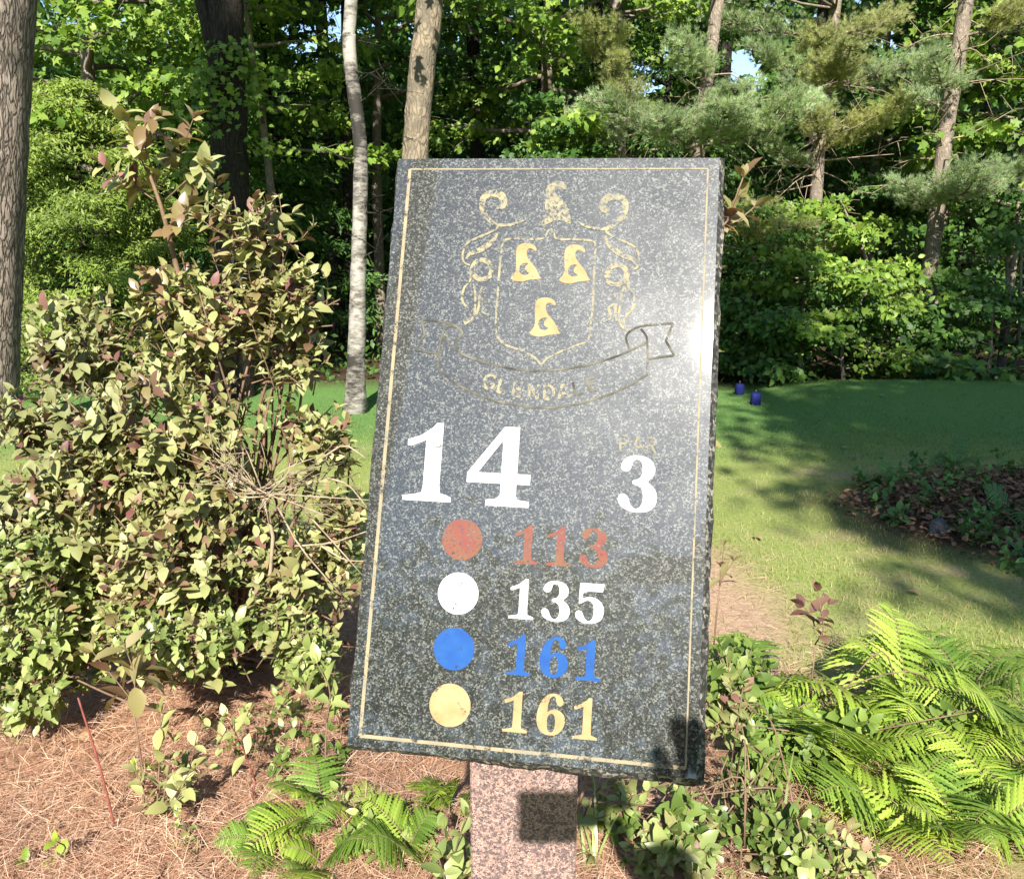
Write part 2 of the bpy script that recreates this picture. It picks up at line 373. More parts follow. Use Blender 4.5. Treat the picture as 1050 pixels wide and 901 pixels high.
def axis(a, b, c, d, fine, coarse):
    return np.unique(np.concatenate([np.linspace(a, b, coarse), np.linspace(b, c, fine), np.linspace(c, d, coarse)]))
gx = axis(-200, -9, 11, 200, 130, 14); gy = axis(-200, -2, 16, 200, 120, 14)
GX, GY = np.meshgrid(gx, gy); gz = terrain(GX, GY)
nx = len(gx); ny = len(gy)
ii = (np.arange(ny - 1)[:, None] * nx + np.arange(nx - 1)[None]).reshape(-1)
mb = MB(); mb.add(np.stack([GX, GY, gz], -1).reshape(-1, 3), [np.stack([ii, ii + 1, ii + nx + 1, ii + nx], -1)])
tag(mb.build('ground', groundmat()), 'ground of needle covered bed, thin lawn and forest floor', 'ground', kind='structure')

rng = np.random.default_rng(7)
def gpts(n, x0, x1, y0, y1, pw=2.0, rng=rng):
    """ground points, denser near the camera"""
    u = rng.random(n); a = 1 - pw
    y = (y0 ** a + u * (y1 ** a - y0 ** a)) ** (1 / a)
    x = x0 + rng.random(n) * (x1 - x0)
    return x, y

# fallen pine needles
x, y = gpts(60000, -3.4, 1.3, 1.75, 4.1, 1.6); k = bed_mask(x, y); x, y = x[k], y[k]
x2, y2 = gpts(1500, .4, 1.4, 3.0, 5.0); x = np.r_[x, x2]; y = np.r_[y, y2]; n = len(x)
mb = MB(); a = rng.random(n) * 6.283; tz = rng.normal(.02, .16, n)
clump = .02 * (np.sin(x * 9) * np.sin(y * 11) + 1)
NQ = [(-.5, 0, 0), (.5, 0, 0), (.4, .5, .04), (-.4, .5, .04), (.12, 1, 0), (-.12, 1, 0)]
scatter(mb, NQ, [[(0, 1, 2, 3), (3, 2, 4, 5)]], np.stack([x, y, terrain(x, y) + .004 + rng.random(n) * .015 + clump], -1),
        np.stack([np.cos(a), np.sin(a), tz], -1), np.stack([rng.normal(0, .3, n), rng.normal(0, .3, n), np.ones(n)], -1),
        rng.uniform(.06, .115, n), Wd=rng.uniform(.013, .022, n))
tag(mb.build('pine_needle_litter', M['needle']), 'red brown fallen pine needles covering the planting bed', 'needle litter', kind='stuff')

mb = MB(); n = 260; x, y = gpts(n, -3.0, 1.2, 1.8, 4.0, 1.5)
for i in range(n):
    if not bed_mask(x[i], y[i]): continue
    a = rng.random() * 6.283; l = rng.uniform(.05, .22); b = np.array([x[i], y[i], float(terrain(x[i], y[i])) + rng.uniform(.012, .03)]); d = np.array([math.cos(a), math.sin(a), rng.normal(0, .1)]) * l
    tube(mb, [b, b + d * .5 + rng.normal(0, .006, 3), b + d], [.0022, .002, .0012], 4)
tag(mb.build('fallen_twigs', M['twig']), 'thin pale twigs scattered over the fallen pine needles', 'twigs', kind='stuff')

# lawn blades
def blades(n, x0, x1, y0, y1, h, wd, mat, name, label, keep, pw=2.2):
    x, y = gpts(n, x0, x1, y0, y1, pw); k = keep(x, y); x, y = x[k], y[k]; n = len(x)
    a = rng.random(n) * 6.283; ln = rng.normal(0, .45, (n, 2))
    mb = MB()
    scatter(mb, NEED, NEEDF, np.stack([x, y, terrain(x, y) - .002], -1), np.stack([ln[:, 0], ln[:, 1], np.ones(n)], -1),
            np.stack([np.cos(a), np.sin(a), 0 * a], -1), rng.uniform(.5, 1.2, n) * h, Wd=wd * rng.uniform(.7, 1.3, n))
    return tag(mb.build(name, mat), label, 'grass', kind='stuff')
def lawnkeep(x, y):
    bare = (((x - .72) / .6) ** 2 + ((y - 3.95) / .9) ** 2) < .8
    n = np.sin(x * 3.3 + np.sin(y * 2.1)) * np.sin(y * 2.7 + x) ; th = rng.random(len(x))
    return ~bed_mask(x, y) & ~(debris_mask(x, y) & (th < .9)) & ~(bare & (th < .9)) & (th > .35 * (n > .2))
blades(110000, -4, 5.5, 2.6, 8.6, .036, .13, M['grass'], 'lawn_grass', 'thin sunny lawn grass with dry patches beside the bed', lawnkeep)
blades(90000, -8, 9, 7.0, 11.8, .028, .2, M['teegrass'], 'tee_grass', 'short mown green grass of the tee', lambda x, y: ~debris_mask(x, y), 1.5)

# debris bed litter
n = 14000; x = rng.normal(3.75, .9, n); y = rng.normal(5.35, .52, n); k = debris_mask(x, y); x, y = x[k], y[k]; n = len(x)
mb = MB(); scatter(mb, OV, OVF, np.stack([x, y, terrain(x, y) + rng.random(n) ** 2 * .10], -1), rng.normal(0, 1, (n, 3)) * (1, 1, .35),
                   rng.normal(0, .5, (n, 3)) + (0, 0, 1), rng.uniform(.015, .055, n))
tag(mb.build('dead_leaf_litter', M['litter']), 'dark heap of dead leaves and bark on the lawn', 'leaf litter', kind='stuff')

# ---------------------------------------------------------------- the sign
U_ = np.array([0.98733258, -0.15798909, -0.01462242]); SC = np.array([0.0331232, 1.1532469, 1.3546068])
V_ = np.array([0.05436518, 0.27173488, 0.77567455]); V_ /= np.linalg.norm(V_); V_ = unit(V_ - U_ * (U_ @ V_)); N_ = np.cross(U_, V_)
SLM = Matrix(np.vstack([np.column_stack([U_, V_, N_, SC]), [0, 0, 0, 1]]).tolist())
BASE = np.array([.018, 1.115, 0.0]); BASE[2] = terrain(*BASE[:2])
sign = empty('tee_sign', 'polished black granite tee sign reading 14 par 3 on a pink granite post', 'sign', BASE)
H2, W2, TH = .4119, .2300, .055
FACE = [(-.2256, .4074), (.2247, .4077), (.2240, -.4021), (-.2250, -.4052)]
def slab_mesh():
    mb = MB(); rg = np.random.default_rng(3)
    def ring(c, z, n, jit):
        out = []
        for i in range(4):
            a = np.array(c[i]); b = np.array(c[(i + 1) % 4])
            for t in np.arange(n) / n: out.append([*(a + (b - a) * t + rg.normal(0, jit, 2)), z + rg.normal(0, jit)])
        return out
    n = 30
    outer = [(-W2, H2), (W2 + .003, H2), (W2 + .004, -H2 - .002), (-W2, -H2)]
    r0 = ring(FACE, 0, n, 0); r1 = ring([(x * 1.004, y * 1.002) for x, y in FACE], -.0022, n, .0003); r2 = ring(outer, -.013, n, .0011)
    r3 = ring(outer, -.032, n, .0012); r4 = ring(outer, -TH, n, .0006)
    k = 4 * n; V = np.array(r0 + r1 + r2 + r3 + r4); j = np.arange(k); j2 = (j + 1) % k
    mb.add(V, [np.arange(k)[::-1][None]], 0)
    for r in range(4):
        mb.loops.append(np.stack([r * k + j, r * k + j2, (r + 1) * k + j2, (r + 1) * k + j], -1).ravel()); mb.sizes.append(np.full(k, 4)); mb.mi.append(np.full(k, 1))
    mb.loops.append(np.arange(4 * k, 5 * k)); mb.sizes.append(np.array([k])); mb.mi.append(np.array([1]))
    return mb
slab = slab_mesh().build('slab', [M['granite'], M['edge']], sign, smooth=False)
slab.matrix_local = Matrix.Translation(-Vector(BASE)) @ SLM
slab['label'] = 'polished black granite slab with rough broken edges'
PAINTZ = [.0004]
def sub(name, mat, label=None):
    PAINTZ[0] += .00002; return dict(name=name, mat=mat, label=label, mb=MB(), z=PAINTZ[0])
def fin(s):
    o = s['mb'].build(s['name'], M[s['mat']], slab, smooth=False)
    if s['label']: o['label'] = s['label']
    return o
def chaikin(p, it=2):
    p = np.asarray(p, float)
    for _ in range(it):
        q = np.roll(p, -1, 0); p = np.stack([p * .75 + q * .25, p * .25 + q * .75], 1).reshape(-1, 2)
    return p
def poly(s, outer, hole=None, jit=.0, dz=0):
    loops = [np.asarray(outer, float)] + ([np.asarray(hole, float)] if hole is not None else [])
    tri = geometry.tessellate_polygon([[Vector((a, b, 0)) for a, b in l] for l in loops])
    v = np.concatenate(loops); v = np.column_stack([v, np.full(len(v), s['z'] * 1000 + dz)]) / 1000
    t = np.array(tri); a, b, c = v[t[:, 0]], v[t[:, 1]], v[t[:, 2]]
    fl = np.cross(b - a, c - a)[:, 2] < 0; t[fl] = t[fl][:, ::-1]
    s['mb'].add(v, [t])
def stroke(s, pts, wd, smooth=True, dz=0, closed=False):
    p = np.asarray(pts, float); wd = np.asarray(wd, float) if np.ndim(wd) else np.array([wd, wd])
    if smooth and len(p) > 2: p = curve(p, len(p) * 6)
    w_ = np.interp(np.linspace(0, 1, len(p)), np.linspace(0, 1, len(wd)), wd)
    t = unit(np.gradient(p, axis=0)); nn = np.column_stack([-t[:, 1], t[:, 0]])
    v = np.concatenate([p + nn * w_[:, None] / 2, p - nn * w_[:, None] / 2]); m = len(p); i = np.arange(m - 1)
    v = np.column_stack([v, np.full(2 * m, s['z'] * 1000 + dz)]) / 1000
    s['mb'].add(v, [np.stack([i, i + m, i + m + 1, i + 1], -1)])
DIG = {
 '1': ([(0, 0), (1, 0), (1, .06), (.9, .085), (.76, .11), (.74, .2), (.74, 1), (.60, 1), (.52, .94), (.30, .84), (.02, .775), (.02, .70), (.12, .70), (.40, .775), (.40, .2), (.38, .11), (.24, .085), (0, .06)], None, 0),
 '4': ([(0, .28), (0, .40), (.55, 1), (.79, 1), (.79, .41), (1, .41), (1, .28), (.79, .28), (.79, .13), (.85, .085), (1, .075), (1, 0), (.32, 0), (.32, .075), (.48, .09), (.54, .14), (.54, .28)], [(.54, .41), (.17, .41), (.54, .83)], 0),
 '3': ([(.05, .80), (.12, .92), (.30, .99), (.52, 1.0), (.75, .96), (.90, .86), (.93, .74), (.87, .62), (.72, .54), (.88, .47), (.98, .36), (1.0, .25), (.95, .12), (.80, .03), (.55, 0), (.30, .02), (.08, .10), (0, .22), (.06, .31), (.18, .32), (.28, .26), (.32, .15), (.42, .07), (.52, .07), (.62, .14), (.65, .26), (.62, .40), (.52, .47), (.36, .49), (.36, .56), (.52, .58), (.60, .66), (.61, .80), (.56, .90), (.46, .93), (.36, .90), (.34, .80), (.28, .72), (.16, .70), (.07, .74)], None, 2),
 '5': ([(.13, 1), (.13, 1), (.97, 1), (.97, 1), (.92, .80), (.92, .80), (.26, .80), (.22, .60), (.38, .66), (.58, .67), (.82, .60), (.97, .46), (1, .32), (.94, .15), (.78, .04), (.52, 0), (.25, .02), (.05, .11), (0, .22), (.06, .31), (.18, .32), (.27, .26), (.31, .15), (.42, .07), (.52, .07), (.62, .15), (.65, .32), (.62, .48), (.50, .57), (.36, .57), (.22, .50), (.11, .47)], None, 2),
 '6': ([(.92, .80), (.84, .93), (.66, 1.0), (.45, .99), (.22, .88), (.07, .68), (0, .42), (.05, .20), (.20, .05), (.45, 0), (.70, .02), (.90, .14), (1, .32), (.97, .48), (.85, .58), (.66, .63), (.46, .60), (.37, .53), (.38, .70), (.43, .86), (.54, .94), (.63, .91), (.66, .80), (.72, .71), (.84, .70)],
       [(.50, .53), (.60, .50), (.66, .40), (.66, .22), (.60, .10), (.50, .07), (.41, .12), (.37, .26), (.38, .44)], 2)}
def digits(name, mat, row, label):
    s = sub(name, mat, label)
    for ch, cx, cy, w_, h_ in row:
        o, h, it = DIG[ch]
        tr = lambda p: np.asarray(p, float) * (w_, h_) + (cx - w_ / 2, cy - h_ / 2)
        poly(s, tr(chaikin(o, it) if it else o), None if h is None else tr(chaikin(h, it) if it else h))
    fin(s)
digits('hole_number', 'white', [('1', -144.9, -26.5, 67, 106.8), ('4', -48.9, -27.6, 85.8, 107)], 'large white serif 14')
digits('par_number', 'white', [('3', 135.5, -41.6, 51.6, 75.3)], 'white serif 3')
digits('yardage', 'red', [('1', -5.6, -129, 31.5, 51.5), ('1', 37.2, -128.6, 31, 51.5), ('3', 83, -128, 37.9, 51.6)], 'faded red 113')
digits('yardage', 'white', [('1', -7, -199.7, 32.5, 51.8), ('3', 37.6, -199.8, 38, 52.5), ('5', 81.8, -199.5, 37.6, 51.5)], 'white 135')
digits('yardage', 'blue', [('1', -6, -271, 30.5, 51.8), ('6', 39.4, -270.5, 37.6, 52.3), ('1', 84, -270.4, 31.5, 51.6)], 'blue 161')
digits('yardage', 'gold', [('1', -5.6, -342.5, 31.5, 51), ('6', 39.8, -341.6, 37.4, 52.6), ('1', 83.9, -342.8, 31.2, 51.3)], 'gold 161')
for mat, cy in (('red', -128.1), ('white', -198.9), ('blue', -270.5), ('gold', -342.0)):
    s = sub('tee_dot', mat, {'red': 'faded red', 'white': 'white', 'blue': 'blue', 'gold': 'gold'}[mat] + ' painted disc')
    a = np.linspace(0, 2 * np.pi, 49)[:-1]; poly(s, np.column_stack([-92 + 27.3 * np.cos(a), cy + 27.3 * np.sin(a)])); fin(s)
s = sub('border_line', 'line', 'thin tan frame line')
B4 = [(-207.5, 391.5), (209.5, 392), (210.5, -390.8), (-208.5, -391.2)]
for i in range(4):
    a = np.array(B4[i]); b = np.array(B4[(i + 1) % 4]); d = unit(b - a) * 1.3
    stroke(s, [a + d * .0, b - d * .0 ], 2.2 if i in (0, 1) else 4.6, False, dz=.03 * i)
fin(s)
SHIELD = [(62, 160), (64.0, 198.0), (63.2, 232.4), (62.9, 264.2), (62.5, 284.0), (54.6, 288.5), (29.2, 289.8), (13.8, 289.2), (6.5, 292.6), (4.6, 299.5), (0, 304.5), (-4.2, 299.5), (-8, 292.4), (-18.9, 289.4), (-56.1, 289.2), (-64.4, 285.0), (-66.5, 276), (-67.5, 247.5), (-67.7, 206.5), (-67.5, 171.7), (-66, 155), (-60, 145), (-51.5, 138.5), (-28.0, 130.7), (-10.2, 121.6), (-1.5, 113.4), (6, 121.5), (21.5, 130.3), (39.9, 138.6), (56, 145.5), (61, 152), (62, 160)]
s = sub('shield_outline', 'goldworn', 'engraved shield outline'); stroke(s, SHIELD, 3.0); fin(s)
HAT = [(-19.8, -23.8), (-15.0, -19.3), (-11.6, -10.5), (-13.0, 2.7), (-14.0, 17.4), (-10.2, 24.8), (-0.4, 27.0), (9.7, 25.1), (15.0, 19.3), (14.1, 14.3), (8.1, 19.2), (3.0, 19.1), (0.5, 13.2), (3.4, 4.4), (11.6, -4.2), (17.8, -12.9), (21.2, -21.6), (25.0, -23.0), (20.0, -24.5), (7.3, -25.6), (-1.0, -28.7), (-13.8, -28.1)]
HOLE = [(5.8, -2.3), (-1.3, -1.5), (-7.3, -6.0), (-7.7, -13.3), (-4.5, -18.3), (2.7, -19.9), (7.6, -16.0), (1.7, -14.1), (-0.2, -10.3), (1.2, -5.9)]
for hx, hy in ((-32.4, 256.9), (34.9, 255.6), (-1.2, 180.0)):
    s = sub('hat_emblem', 'gold', 'gold curled pointed hat'); poly(s, chaikin(HAT, 2) + (hx, hy), chaikin(HOLE, 2) + (hx, hy)); fin(s)
TOP = [(-17.3, 310.1), (-12.1, 317.5), (-8.4, 326.5), (-10.5, 338.3), (-9.1, 351.8), (-10.7, 363.7), (-4.0, 371.2), (8.7, 375.1), (18.4, 369.8), (18.0, 360.8), (13.7, 361.4), (9.2, 366.2), (3.4, 363.2), (3.3, 354.8), (11.6, 348.9), (19.3, 340.0), (24.1, 329.7), (27.6, 317.9), (27.5, 310.5), (16.4, 316.3), (5.0, 317.7), (-3.2, 311.7), (-14.3, 307.2)]
s = sub('crest_hat', 'goldworn', 'worn gold hat above the shield'); poly(s, chaikin(TOP, 1)); fin(s)
SCROLL = [[(-78.0, 334.9), (-69.4, 336.5), (-68.0, 345.5), (-74.9, 353.9), (-88.1, 355.3), (-97.3, 348.4), (-98.7, 336.3), (-92.5, 322.8), (-79.2, 311.0), (-63.1, 309.1), (-47.5, 312.2), (-37.8, 317.0)], [(-102.1, 326.7), (-89.8, 317.8), (-74.5, 306.6), (-85.5, 298.1), (-99.5, 291.4), (-115.7, 282.3), (-121.0, 267.3), (-119.0, 255.5), (-109.6, 250.3)], [(-72.6, 299.1), (-80.3, 285.7), (-95.3, 273.6), (-110.8, 266.9), (-116.3, 259.1)], [(-78.2, 244.4), (-81.3, 234.6), (-90.8, 230.3), (-100.8, 234.2), (-105.3, 243.9), (-102.3, 253.7), (-92.8, 258.0), (-82.7, 254.0), (-78.6, 244.9)], [(-108.4, 246.8), (-107.7, 229.1), (-115.5, 217.2), (-116.5, 199.6), (-107.8, 188.1), (-104.5, 178.0), (-110.5, 167.1)], [(-103.1, 229.2), (-99.5, 211.7), (-97.8, 188.4), (-100.2, 175.2), (-111.1, 166.2)], [(-89.1, 220.1), (-93.3, 206.0), (-83.5, 198.0), (-87.1, 184.3), (-77.0, 178.7)], [(-93.3, 206.0), (-92.8, 191.4), (-95.7, 179.7)]]
SW = [[6, 11, 9, 5, 2.5], [2.4, 3.5, 2.4], [2, 8, 7, 2], [6.5, 7.5, 6.5], [3, 3.4, 4], [3.4, 3, 4], [3.4, 3.4], [3, 4]]
for mir in (1, -1):
    s = sub('scrollwork', 'goldworn', 'worn gold scroll and tassel on the %s of the shield' % ('left' if mir == 1 else 'right'))
    for i, (l, wd) in enumerate(zip(SCROLL, SW)): stroke(s, [((x + .5) * mir - .5 + (3 if mir < 0 else 0), y + (-4 if mir < 0 else 0)) for x, y in l], wd, dz=.03 * i)
    fin(s)
BAN = [[(-141.3, 149.7), (-120.9, 129.8), (-92.6, 117.0), (-57.2, 108.4), (-18.6, 103.9), (19.2, 106.0), (56.3, 113.0), (93.0, 125.0), (118.3, 136.5), (139.1, 148.2)], [(-143.0, 101.6), (-117.3, 83.0), (-77.2, 65.2), (-38.4, 57.1), (-0.2, 53.7), (37.1, 57.5), (73.7, 68.1), (109.8, 83.8), (141.1, 103.8)], [(-171.6, 171.1), (-143.6, 168.6), (-123.5, 163.2), (-112.9, 153.6), (-119.9, 141.6), (-117.9, 131.8)], [(-141.3, 149.7), (-137.1, 160.9), (-129.1, 164.3)], [(116.4, 137.2), (110.9, 152.3), (115.2, 162.0), (131.5, 170.1), (171.7, 175.1)], [(129.8, 166.3), (137.2, 156.9), (139.1, 148.2)]]
BANS = [[(-141.3, 149.7), (-143.5, 130)], [(-143.5, 130), (-143, 101.6)], [(-144.7, 123.1), (-177.9, 127.2)], [(-177.9, 127.2), (-165.9, 150.1)], [(-165.9, 150.1), (-171.6, 171.1)],
        [(141.1, 103.8), (140.8, 126.5)], [(140.8, 126.5), (139.1, 148.2)], [(171.7, 175.1), (163.5, 150.8)], [(163.5, 150.8), (175.3, 131.4)], [(175.3, 131.4), (140.9, 125.4)]]
s = sub('ribbon_banner', 'engrave', 'engraved ribbon outline under the shield')
for i, l in enumerate(BAN): stroke(s, l, 2.8, dz=.03 * i)
for i, l in enumerate(BANS): stroke(s, l, 2.8, False, dz=.03 * (i + 7))
fin(s)
GL = {'G': [[(.95, .82), (.7, .98), (.35, .95), (.05, .65), (.05, .3), (.35, .03), (.7, .03), (.95, .2), (.95, .42), (.6, .42)]], 'L': [[(.12, 1), (.12, 0)], [(.12, .05), (.85, .05)]],
      'E': [[(.12, 1), (.12, 0)], [(.12, .95), (.85, .95)], [(.12, .52), (.75, .52)], [(.12, .05), (.85, .05)]], 'N': [[(.1, 0), (.1, 1)], [(.1, 1), (.9, 0)], [(.9, 0), (.9, 1)]],
      'D': [[(.12, 1), (.12, 0)], [(.12, .95), (.55, .95), (.88, .7), (.88, .3), (.55, .05), (.12, .05)]], 'A': [[(0, 0), (.5, 1)], [(.5, 1), (1, 0)], [(.2, .33), (.8, .33)]],
      'P': [[(.15, 1), (.15, 0)], [(.15, .95), (.7, .93), (.85, .75), (.7, .52), (.15, .5)]], 'R': [[(.15, 1), (.15, 0)], [(.15, .95), (.7, .93), (.85, .75), (.7, .52), (.15, .5)], [(.5, .5), (.95, 0)]]}
def letters(name, txt, pos, w_, h_, mat, st, label, mats=None):
    s = sub(name, mat, label)
    for i, (ch, (cx, cy, an)) in enumerate(zip(txt, pos)):
        c_, s_ = math.cos(an), math.sin(an)
        for j, l in enumerate(GL[ch]):
            p = (np.array(l) - .5) * (w_, h_); p = np.column_stack([p[:, 0] * c_ - p[:, 1] * s_, p[:, 0] * s_ + p[:, 1] * c_]) + (cx, cy)
            stroke(s, p, st, len(l) > 4, dz=.03 * j)
    fin(s)
LP = [(-70.3, 87), (-50.7, 81), (-30.2, 77.5), (-9.2, 75.5), (11.6, 75.5), (31.3, 78), (50.5, 82.5), (69, 88.5)]
LP = [(x, y, math.atan2(LP[min(i + 1, 7)][1] - LP[max(i - 1, 0)][1], LP[min(i + 1, 7)][0] - LP[max(i - 1, 0)][0])) for i, (x, y) in enumerate(LP)]
letters('ribbon_name', 'GLENDA', LP[:6], 15, 20, 'goldworn', 4.2, 'worn gold lettering on the ribbon')
letters('ribbon_name', 'LE', LP[6:], 14, 19, 'engrave', 3.2, 'last two letters worn back to the stone')
letters('par_word', 'PAR', [(115.3, 10.8, 0), (133.1, 10.2, 0), (150.5, 9.6, 0)], 14.5, 22, 'goldfaint', 2.6, 'worn small word PAR')

def bevel_box(mb, lo, hi, b, mi=0):
    lo = np.array(lo, float); hi = np.array(hi, float)
    def rr(z, ins): x0, y0 = lo[:2] + ins; x1, y1 = hi[:2] - ins; return [(x0 + b, y0, z), (x1 - b, y0, z), (x1, y0 + b, z), (x1, y1 - b, z), (x1 - b, y1, z), (x0 + b, y1, z), (x0, y1 - b, z), (x0, y0 + b, z)]
    V = rr(lo[2], b) + rr(lo[2] + b, 0) + rr(hi[2] - b, 0) + rr(hi[2], b); j = np.arange(8); j2 = (j + 1) % 8
    f = np.concatenate([np.stack([r * 8 + j, r * 8 + j2, r * 8 + 8 + j2, r * 8 + 8 + j], -1) for r in range(3)])
    mb.add(V, [f, np.arange(8)[::-1][None], (24 + np.arange(8))[None]], mi)
# post: top cut on the slope of the slab's back
mb = MB(); bevel_box(mb, (-.072, -.05, -.3), (.072, .09, 1.0), .003)
v = mb.v[0]; hi = v[:, 2] > .5
post = None
def cut_post():
    rz = R(-3.0); c, s_ = math.cos(rz), math.sin(rz)
    vv = v.copy(); xy = vv[:, :2] @ np.array([[c, s_], [-s_, c]]); vv[:, :2] = xy
    Wp = vv + BASE
    back = SC - N_ * (TH - .004)                         # plane of the slab's back, the post runs 4 mm into it
    bottom = SC - V_ * (H2 - .006)                        # plane of the slab's underside
    for i in np.where(hi)[0]:
        zb = (N_ @ back - N_[:2] @ Wp[i, :2]) / N_[2]     # height where the post meets the back plane
        zu = (V_ @ bottom - V_[:2] @ Wp[i, :2]) / V_[2]
        vv[i, 2] = max(zu, min(zb, 1.6)) - BASE[2] - (.004 if i < 24 else 0)
    return vv
mb.v[0] = cut_post()
post = mb.build('post', M['pink'], sign, smooth=False); post['label'] = 'speckled pink granite post'

# ---------------------------------------------------------------- tee markers, stone, stakes
def tee_marker(px, py, label, d):
    p = at(px, py, d); z = float(terrain(p[0], p[1]))
    r = empty('tee_marker', label, 'tee marker', (p[0], p[1], z), 'blue tee markers')
    mb = MB(); n = 20; a = np.arange(n) * 2 * np.pi / n
    prof = [(.052, 0), (.056, .01), (.054, .10), (.050, .125), (.040, .134), (0.012, .138)]
    V = np.concatenate([np.column_stack([np.sign(np.cos(a)) * np.abs(np.cos(a)) ** .6 * q, np.sign(np.sin(a)) * np.abs(np.sin(a)) ** .6 * q, np.full(n, h)]) for q, h in prof])
    j = np.arange(n); j2 = (j + 1) % n
    mb.add(V, [np.concatenate([np.stack([i * n + j, i * n + j2, i * n + n + j2, i * n + n + j], -1) for i in range(len(prof) - 1)]), ((len(prof) - 1) * n + j)[None]])
    mb.build('block', M['marker'], r)
    mb = MB(); tube(mb, [(0, 0, .13), (0, 0, .165), (0, 0, .17)], [.011, .011, .006], 8); mb.build('pin', M['markerpin'], r)
M['marker'] = plain('blue_marker_plastic', (.012, .017, .11), .7, .2, .1, 20); M['markerpin'] = plain('dark_pin', (.03, .03, .05), .5)
tee_marker(774.5, 416, 'blue tee marker standing nearer, on the right of the pair', 9.75)
tee_marker(758, 405, 'blue tee marker standing further back, half beside the sign edge', 10.7)
p = at(961, 549, 5.0)
mb = MB(); rg = np.random.default_rng(5); n1, n2 = 9, 14
V = []
for i in range(n1):
    th = math.pi * i / (n1 - 1)
    for j in range(n2):
        ph = 2 * math.pi * j / n2; d = np.array([math.sin(th) * math.cos(ph), math.sin(th) * math.sin(ph), math.cos(th)])
        V.append(d * (.075, .06, .085) * (1 + .12 * math.sin(3 * ph + 2 * th) + .08 * math.sin(5 * th + ph)))
i = (np.arange(n1 - 1)[:, None] * n2); j = np.arange(n2)[None]
mb.add(V, [np.stack([i + j, i + n2 + j, i + n2 + (j + 1) % n2, i + (j + 1) % n2], -1).reshape(-1, 4)])
st = mb.build('stone', barkmat('grey_stone', (.06, .06, .065), (.13, .13, .14), 25, 1, .4)); st.location = (p[0], p[1], terrain(p[0], p[1]) + .03); st.scale = (.75, .75, .7)
tag(st, 'small grey stone lying among the dead leaves and weeds', 'stone')

# ---------------------------------------------------------------- trees
def crown(t, ml, mats, *woods):
    """one crown part: leaves and the limbs that carry them"""
    mats = list(mats)
    for mw, m in woods:
        for v, k in zip(mw.loops, range(len(mw.loops))): mw.loops[k] = v + ml.n
        ml.v += mw.v; ml.loops += mw.loops; ml.sizes += mw.sizes; ml.mi += [np.full(len(a), len(mats)) for a in mw.mi]; ml.n += mw.n; mats.append(m)
    return ml.build('crown', mats, t)

def trunk_mesh(pts, r, k=14, n=40, rough=.03, seed=0, flare=0.0):
    rg = np.random.default_rng(seed); mb = MB(); p = curve(pts, n)
    rr = np.interp(np.linspace(0, 1, n), np.linspace(0, 1, len(r)), r)
    if flare: rr = rr * (1 + flare * np.exp(-(p[:, 2] - p[0, 2]) / .25))
    tube(mb, p, rr, k, 0, rg, rough); return mb, p, rr

def up_to(a, b, z):
    """continue the line a->b up to height z"""
    a = np.array(a); b = np.array(b); return a + (b - a) * ((z - a[2]) / (b[2] - a[2]))

def broadleaf(mbw, mbl, path, z0, z1, Lmax, nl, nsub, nleaf, size, seed, rise=.35, droop=.5, tmpl=(MAP_, MAPF), azbias=None, spread=.16, lr=.03, mi=0, flat=.3):
    rg = np.random.default_rng(seed)
    zs = path[:, 2]
    for i in range(nl):
        t = (i + rg.random() * .8) / nl; z = z0 + (z1 - z0) * t
        b = np.array([np.interp(z, zs, path[:, c]) for c in range(3)])
        az = i * 2.39996 + rg.normal(0, .3)
        if azbias is not None and rg.random() < .7: az = azbias + rg.normal(0, .7)
        Ln = Lmax * (1 - .65 * t ** 1.6) * rg.uniform(.65, 1.1)
        d = np.array([math.cos(az), math.sin(az), 0]); ri = rise + rg.normal(0, .12)
        s = np.linspace(0, 1, 7)[:, None]
        pts = b + d * Ln * s + np.array([0, 0, 1]) * (ri * Ln * s - droop * ri * Ln * s ** 2.2) + np.cumsum(rg.normal(0, .03 * Ln, (7, 3)), 0) * s
        tube(mbw, pts, np.linspace(lr * (1.1 - .5 * t), .004, 7), 5)
        m = nsub; u = rg.uniform(.22, 1, m); f = u * 6; i0 = np.minimum(f.astype(int), 5); q = pts[i0] + (pts[i0 + 1] - pts[i0]) * (f - i0)[:, None]
        sa = az + rg.choice([-1, 1], m) * rg.uniform(.4, 1.2, m); sl_ = Ln * .42 * (1.15 - u) + .12
        sd = np.stack([np.cos(sa), np.sin(sa), rg.normal(.05, .2, m)], -1)
        for a in range(0, m, 2):
            tube(mbw, [q[a], q[a] + sd[a] * sl_[a] * .5 + (0, 0, .03), q[a] + sd[a] * sl_[a]], [.006, .004, .002], 3)
        lp = np.repeat(np.arange(m), nleaf); v = rg.random(len(lp)) ** .8
        P = q[lp] + sd[lp] * (sl_[lp] * v)[:, None] + rg.normal(0, 1, (len(lp), 3)) * (spread, spread, spread * flat)
        P[:, 2] -= .25 * sl_[lp] * v ** 2
        D = sd[lp] * .8 + rg.normal(0, .6, (len(lp), 3)) + (0, 0, -.45)
        Nn = rg.normal(0, .45, (len(lp), 3)) + np.array([0, -.72, .62])
        sz = size * rg.uniform(.5, 1.3, len(lp)); hf = (rg.random(len(lp)) < .5) if tmpl[0] is MAP_ else np.ones(len(lp), bool)
        scatter(mbl, tmpl[0], tmpl[1], P[hf], D[hf], Nn[hf], sz[hf], mi)
        scatter(mbl, OV, OVF, P[~hf], D[~hf], Nn[~hf], sz[~hf], mi, 1.25)

